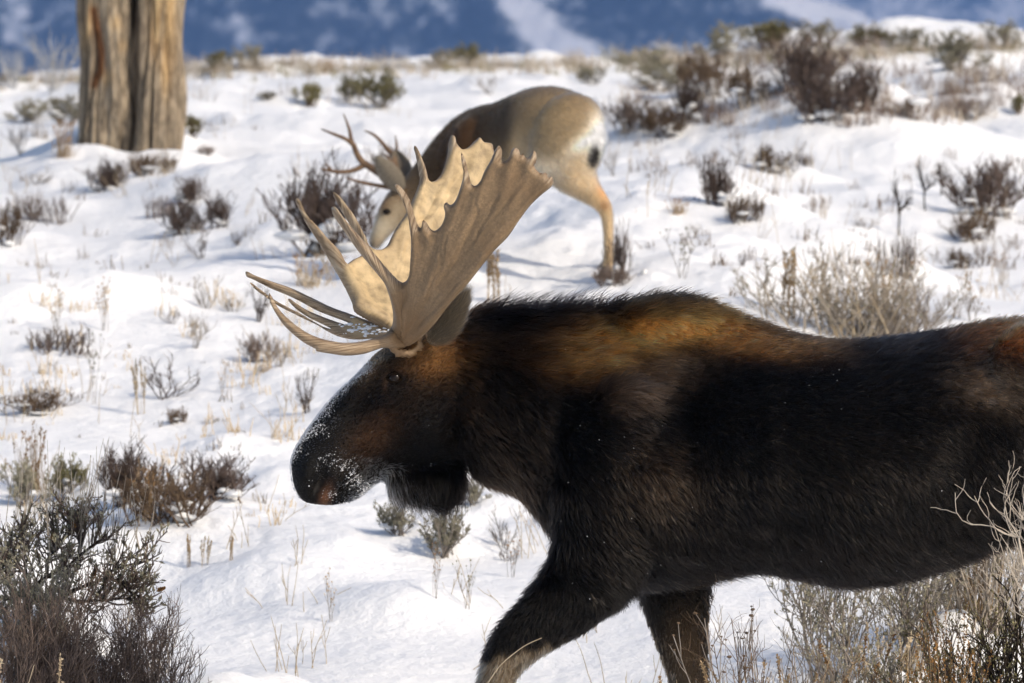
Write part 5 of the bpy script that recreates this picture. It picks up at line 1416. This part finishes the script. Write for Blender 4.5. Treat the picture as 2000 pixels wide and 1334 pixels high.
# the pale shrub that rises in front of the moose at the right edge: bare stems, then a tangle of curls
RD = 18.6
rx_ = (2095 - 1000) / FPX * RD; ro = Vector((rx_, RD, float(ground_z(rx_, RD))))
t = Twigs(221); r = t.r; sm = []
for k in range(7):
    top = np.array(at(2012 + r.uniform(-25, 60), 1050 + r.uniform(-60, 60), RD + r.normal(0, .06))) - np.array(ro)
    mid = top * .5 + np.array([r.normal(.03, .03), r.normal(0, .03), 0])
    sm.append(t.add(catmull([np.array([r.normal(0, .03), r.normal(0, .03), -.02]), mid, top], 5), .0065, .0035))
cu = []
for k in range(64):
    src = sm[k % 7][0]; q = src[int(r.integers(len(src) - 4, len(src)))]
    cu.append(t.grow(q, (r.normal(-.25, .40), r.normal(0, .4), r.uniform(0, .9)), r.uniform(.11, .28), 9, .0024, .0011, .85, .20))
t.sprout(cu, 3, .09, 5, .0014, .0008, .25, 1, .8, .5, .28)
rs = empty('bare_shrub', ro); tag(rs, 'pale grey curly twigs in front of the moose flank at the right edge', 'shrub')
part('stems', t.build('stems'), 'pale', rs)

def tuft(name, px, D, h, w, seed, label, mat='tan', n=70, head='rust', heads=3, hl=.09, bend=-.15):
    x = (px - 1000) / FPX * D; o = Vector((x, D, float(ground_z(x, D))))
    t = Twigs(seed); r = t.r; st = []
    for i in range(n):
        st.append(t.grow((r.uniform(-w, w), r.uniform(-.08, .08), -.02), az(r, abs(r.normal(0, .22))), h * (.45 + .55 * r.random() ** .7), 7, .0026, .0010, bend, .045))
    root = empty(name, o); tag(root, label, 'grass')
    part('blades', t.build('blades'), mat, root)
    if heads: part('seed_heads', seedheads('seed_heads', ends(st[::heads]), -hl, .0055, r, 80), head, root)
    return root
tuft('grass_tuft', 1435, 19.2, .62, .20, 301, 'tan grass rising before the moose far foreleg', 'straw', 80, 'tan', 4)
tuft('grass_tuft', 1510, 19.5, .70, .14, 302, 'tall grass with dark seed spikes right of the moose foreleg', 'tan', 60, 'tan', 3)
tuft('grass_tuft', 1880, 21.2, .62, .07, 303, 'rusty grass plume in front of the snow cushion under the belly', 'tan', 46, 'rust', 1, .22)
tuft('grass_tuft', 1905, 22.4, .66, .08, 304, 'rusty grass plume reaching up to the moose belly', 'tan', 40, 'rust', 1, .26)
tuft('grass_tuft', 1850, 20.4, .62, .07, 305, 'rusty grass plume at the bottom right', 'tan', 46, 'rust', 1, .26)
tuft('grass_tuft', 1740, 21.6, .46, .08, 306, 'pale straw clump under the moose belly', 'straw', 60, 'straw', 2, .12)
tuft('grass_tuft', 1665, 21.2, .50, .05, 307, 'small rusty grass at the bottom edge under the belly', 'tan', 30, 'rust', 2, .1)
tuft('grass_tuft', 60, 20.4, .60, .16, 308, 'pale dry stalks in the lower left corner', 'straw', 26, 'straw', 6)
bush('bare_shrub', 1475, 19.4, .82, .3, 231, 'brown bare shrub among the grass right of the moose foreleg', 'rust_dark', None, 14, 6, 4, r0=.004, tilt=.5)
bush('bare_shrub', 1580, 19.8, .72, .3, 232, 'grey bare shrub right of the grass by the moose foreleg', 'grey', None, 14, 6, 4, r0=.004, tilt=.5)
def stalks(px, D, h, seed, label, n=4):
    x = (px - 1000) / FPX * D; o = Vector((x, D, float(ground_z(x, D)))); t = Twigs(seed); r = t.r
    st = [t.grow((r.normal(0, .04), r.normal(0, .04), -.02), az(r, r.uniform(0, .16)), h * r.uniform(.75, 1), 7, .0028, .0016, .0, .05) for _ in range(n)]
    b = t.sprout(st, 5, h * .13, 3, .0016, .001, .6, 1, .5, .3, .1)
    root = empty('dry_weed', o); tag(root, label, 'weed', 'dry weeds in the snow')
    part('stems', t.build('stems'), 'grey', root); part('seed_heads', lumps('seed_heads', [p for p, _ in ends(st + b)], r.uniform(.003, .0062, len(st) + len(b)), r), 'rust_dark', root)
stalks(1440, 19.3, .80, 401, 'dry weed with round brown heads beside the moose far foreleg')
stalks(1465, 20.6, .66, 402, 'dry weed with small heads behind the grass by the foreleg', 3)
# single straws in the near snow
for k, (px, D, h, lab) in enumerate([(1030, 19.3, .55, 'single long bent straw crossing the moose near foreleg'), (700, 20.9, .30, 'single straw at the bottom edge left of the moose foreleg'), (560, 22.3, .25, 'single leaning straw in open snow at the bottom'), (1170, 22.5, .30, 'single straw between the two moose forelegs')]):
    x = (px - 1000) / FPX * D; o = Vector((x, D, float(ground_z(x, D)))); t = Twigs(500 + k)
    if k == 0:
        pts = catmull([np.array(at(940, 1700, D)) - np.array(o), np.array(at(925, 1420, D)) - np.array(o), np.array(at(962, 1320, D)) - np.array(o), np.array(at(1015, 1268, D)) - np.array(o), np.array(at(1058, 1246, D)) - np.array(o)], 6)
        pts[0] = (pts[0][0], pts[0][1], 0); t.add(pts, .0026, .0016)
    else: t.grow((0, 0, -.02), (.3 - .2 * k, 0, 1), h, 7, .0022, .001, -.3, .05); t.grow((.03, 0, -.02), (.5 - .2 * k, .1, 1), h * .8, 7, .0022, .001, -.3, .05)
    ob = part('grass_straw', t.build('grass_straw'), 'straw', None); ob.location = o; tag(ob, lab, 'grass')

# thin stalks and sprigs poking through the snow everywhere: too many and too fine to count
t = Twigs(900); r = t.r; hd = []
for _ in range(420):
    px = r.uniform(-60, 2060); D = 22.3 + 26 * r.random() ** 1.4
    if noise2(px / 140, D / 3.0, 5) < 0.02: continue
    x = (px - 1000) / FPX * D; z = float(ground_z(x, D))
    for k in range(int(r.integers(2, 7))):
        d = az(r, abs(r.normal(0, .38))); p = np.array([x + r.normal(0, .05), D + r.normal(0, .05), z - .02])
        st = t.grow(p, d, r.uniform(.06, .24), 4, .0020, .0011, -.05, .08)
        if r.random() < .5: t.sprout([st], 2, .06, 2, .0015, .001, .4, 1, .6, .3, .1)
tag(part('dry_stalks', t.build('dry_stalks'), 'straw', None), 'thin dry stalks poking through the snow across the slope', kind='stuff')

def brush(name, n, per, pxr, rowr, hr, mat, label, seed, clumpy=0.0, spread=.5):
    """low brush that reads as one mass: stems in clumps where the sight lines meet the slope"""
    r = np.random.default_rng(seed); d = np.arange(22, 72, 0.2); P = []
    for _ in range(n):
        px = r.uniform(*pxr); row = r.uniform(*rowr) if not callable(rowr) else rowr(px, r)
        if clumpy and noise2(px / 90., row / 40., seed) < clumpy: continue
        gz = ground_z((px - 1000) / FPX * d, d); ok = gz >= CAMZ + (667 - row) / FPX * d
        i = int(np.argmax(ok)) if ok.any() else int(np.argmin((667 - row) / FPX * d + CAMZ - gz))
        P.append(((px - 1000) / FPX * d[i], d[i], gz[i], r.uniform(*hr) * d[i] / FPX))
    P = np.array(P); P = np.repeat(P, per, 0); m = len(P)
    o = P[:, :3] + np.stack([r.normal(0, .30, m) * P[:, 3], r.normal(0, .30, m) * P[:, 3], np.full(m, -.02)], 1)
    a = r.uniform(0, 6.283, m); tl = np.abs(r.normal(0, spread, m)); L = P[:, 3] * r.uniform(.35, 1, m)
    di = np.stack([np.cos(a) * np.sin(tl), np.sin(a) * np.sin(tl), np.cos(tl)], 1)
    Q = np.stack([o + di * (L * f)[:, None] + r.normal(0, .06, (m, 3)) * (L * f)[:, None] for f in (0, .4, .75, 1.0)], 1)
    rad = np.array([1, .85, .65, .4])[None] * (L * .012 + .0025)[:, None]
    cs = [(1, 0), (-.5, .866), (-.5, -.866)]
    V = np.stack([Q + np.stack([c * rad, s_ * rad, 0 * rad], -1) for c, s_ in cs], 2).reshape(-1, 3)
    b = (np.arange(m) * 12)[:, None, None]; F = []
    for i in range(3):
        for k in range(3): F.append([i * 3 + k, i * 3 + (k + 1) % 3, (i + 1) * 3 + (k + 1) % 3, (i + 1) * 3 + k])
    tag(part(name, data(name, V, (np.array(F)[None] + b).reshape(-1, 4)), mat, None), label, kind='stuff')
ridge = lambda px, r: np.interp(px, [0, 400, 1150, 1400, 2000], [168, 136, 128, 118, 92]) + abs(r.normal(0, 9))
brush('ridge_brush', 520, 12, (-40, 2040), ridge, (14, 44), 'pale', 'pale frosted brush lining the crest of the slope', 951)
brush('ridge_grass', 300, 10, (-40, 2040), ridge, (10, 30), 'olive', 'low olive brush lining the crest of the slope', 952)
brush('thicket_brush', 330, 16, (1190, 2060), (85, 255), (20, 58), 'purple', 'purple-brown twiggy brush filling the thicket at upper right', 953, -0.02)
brush('thicket_grass', 260, 12, (1190, 2060), (80, 250), (16, 46), 'pale', 'pale twigs filling the thicket at upper right', 954, -0.02)
brush('slope_twigs', 240, 9, (-40, 620), (150, 1000), (14, 42), 'grey', 'fine grey twigs scattered in the snow on the left slope', 955, 0.06)
brush('slope_straw', 200, 8, (-40, 620), (560, 1040), (16, 60), 'straw', 'fine straw scattered in the snow on the left slope', 956, 0.04, .3)
brush('slope_litter', 200, 9, (1240, 2050), (280, 640), (12, 44), 'rust_dark', 'fine brown twigs scattered in the snow on the right slope', 957, 0.05)
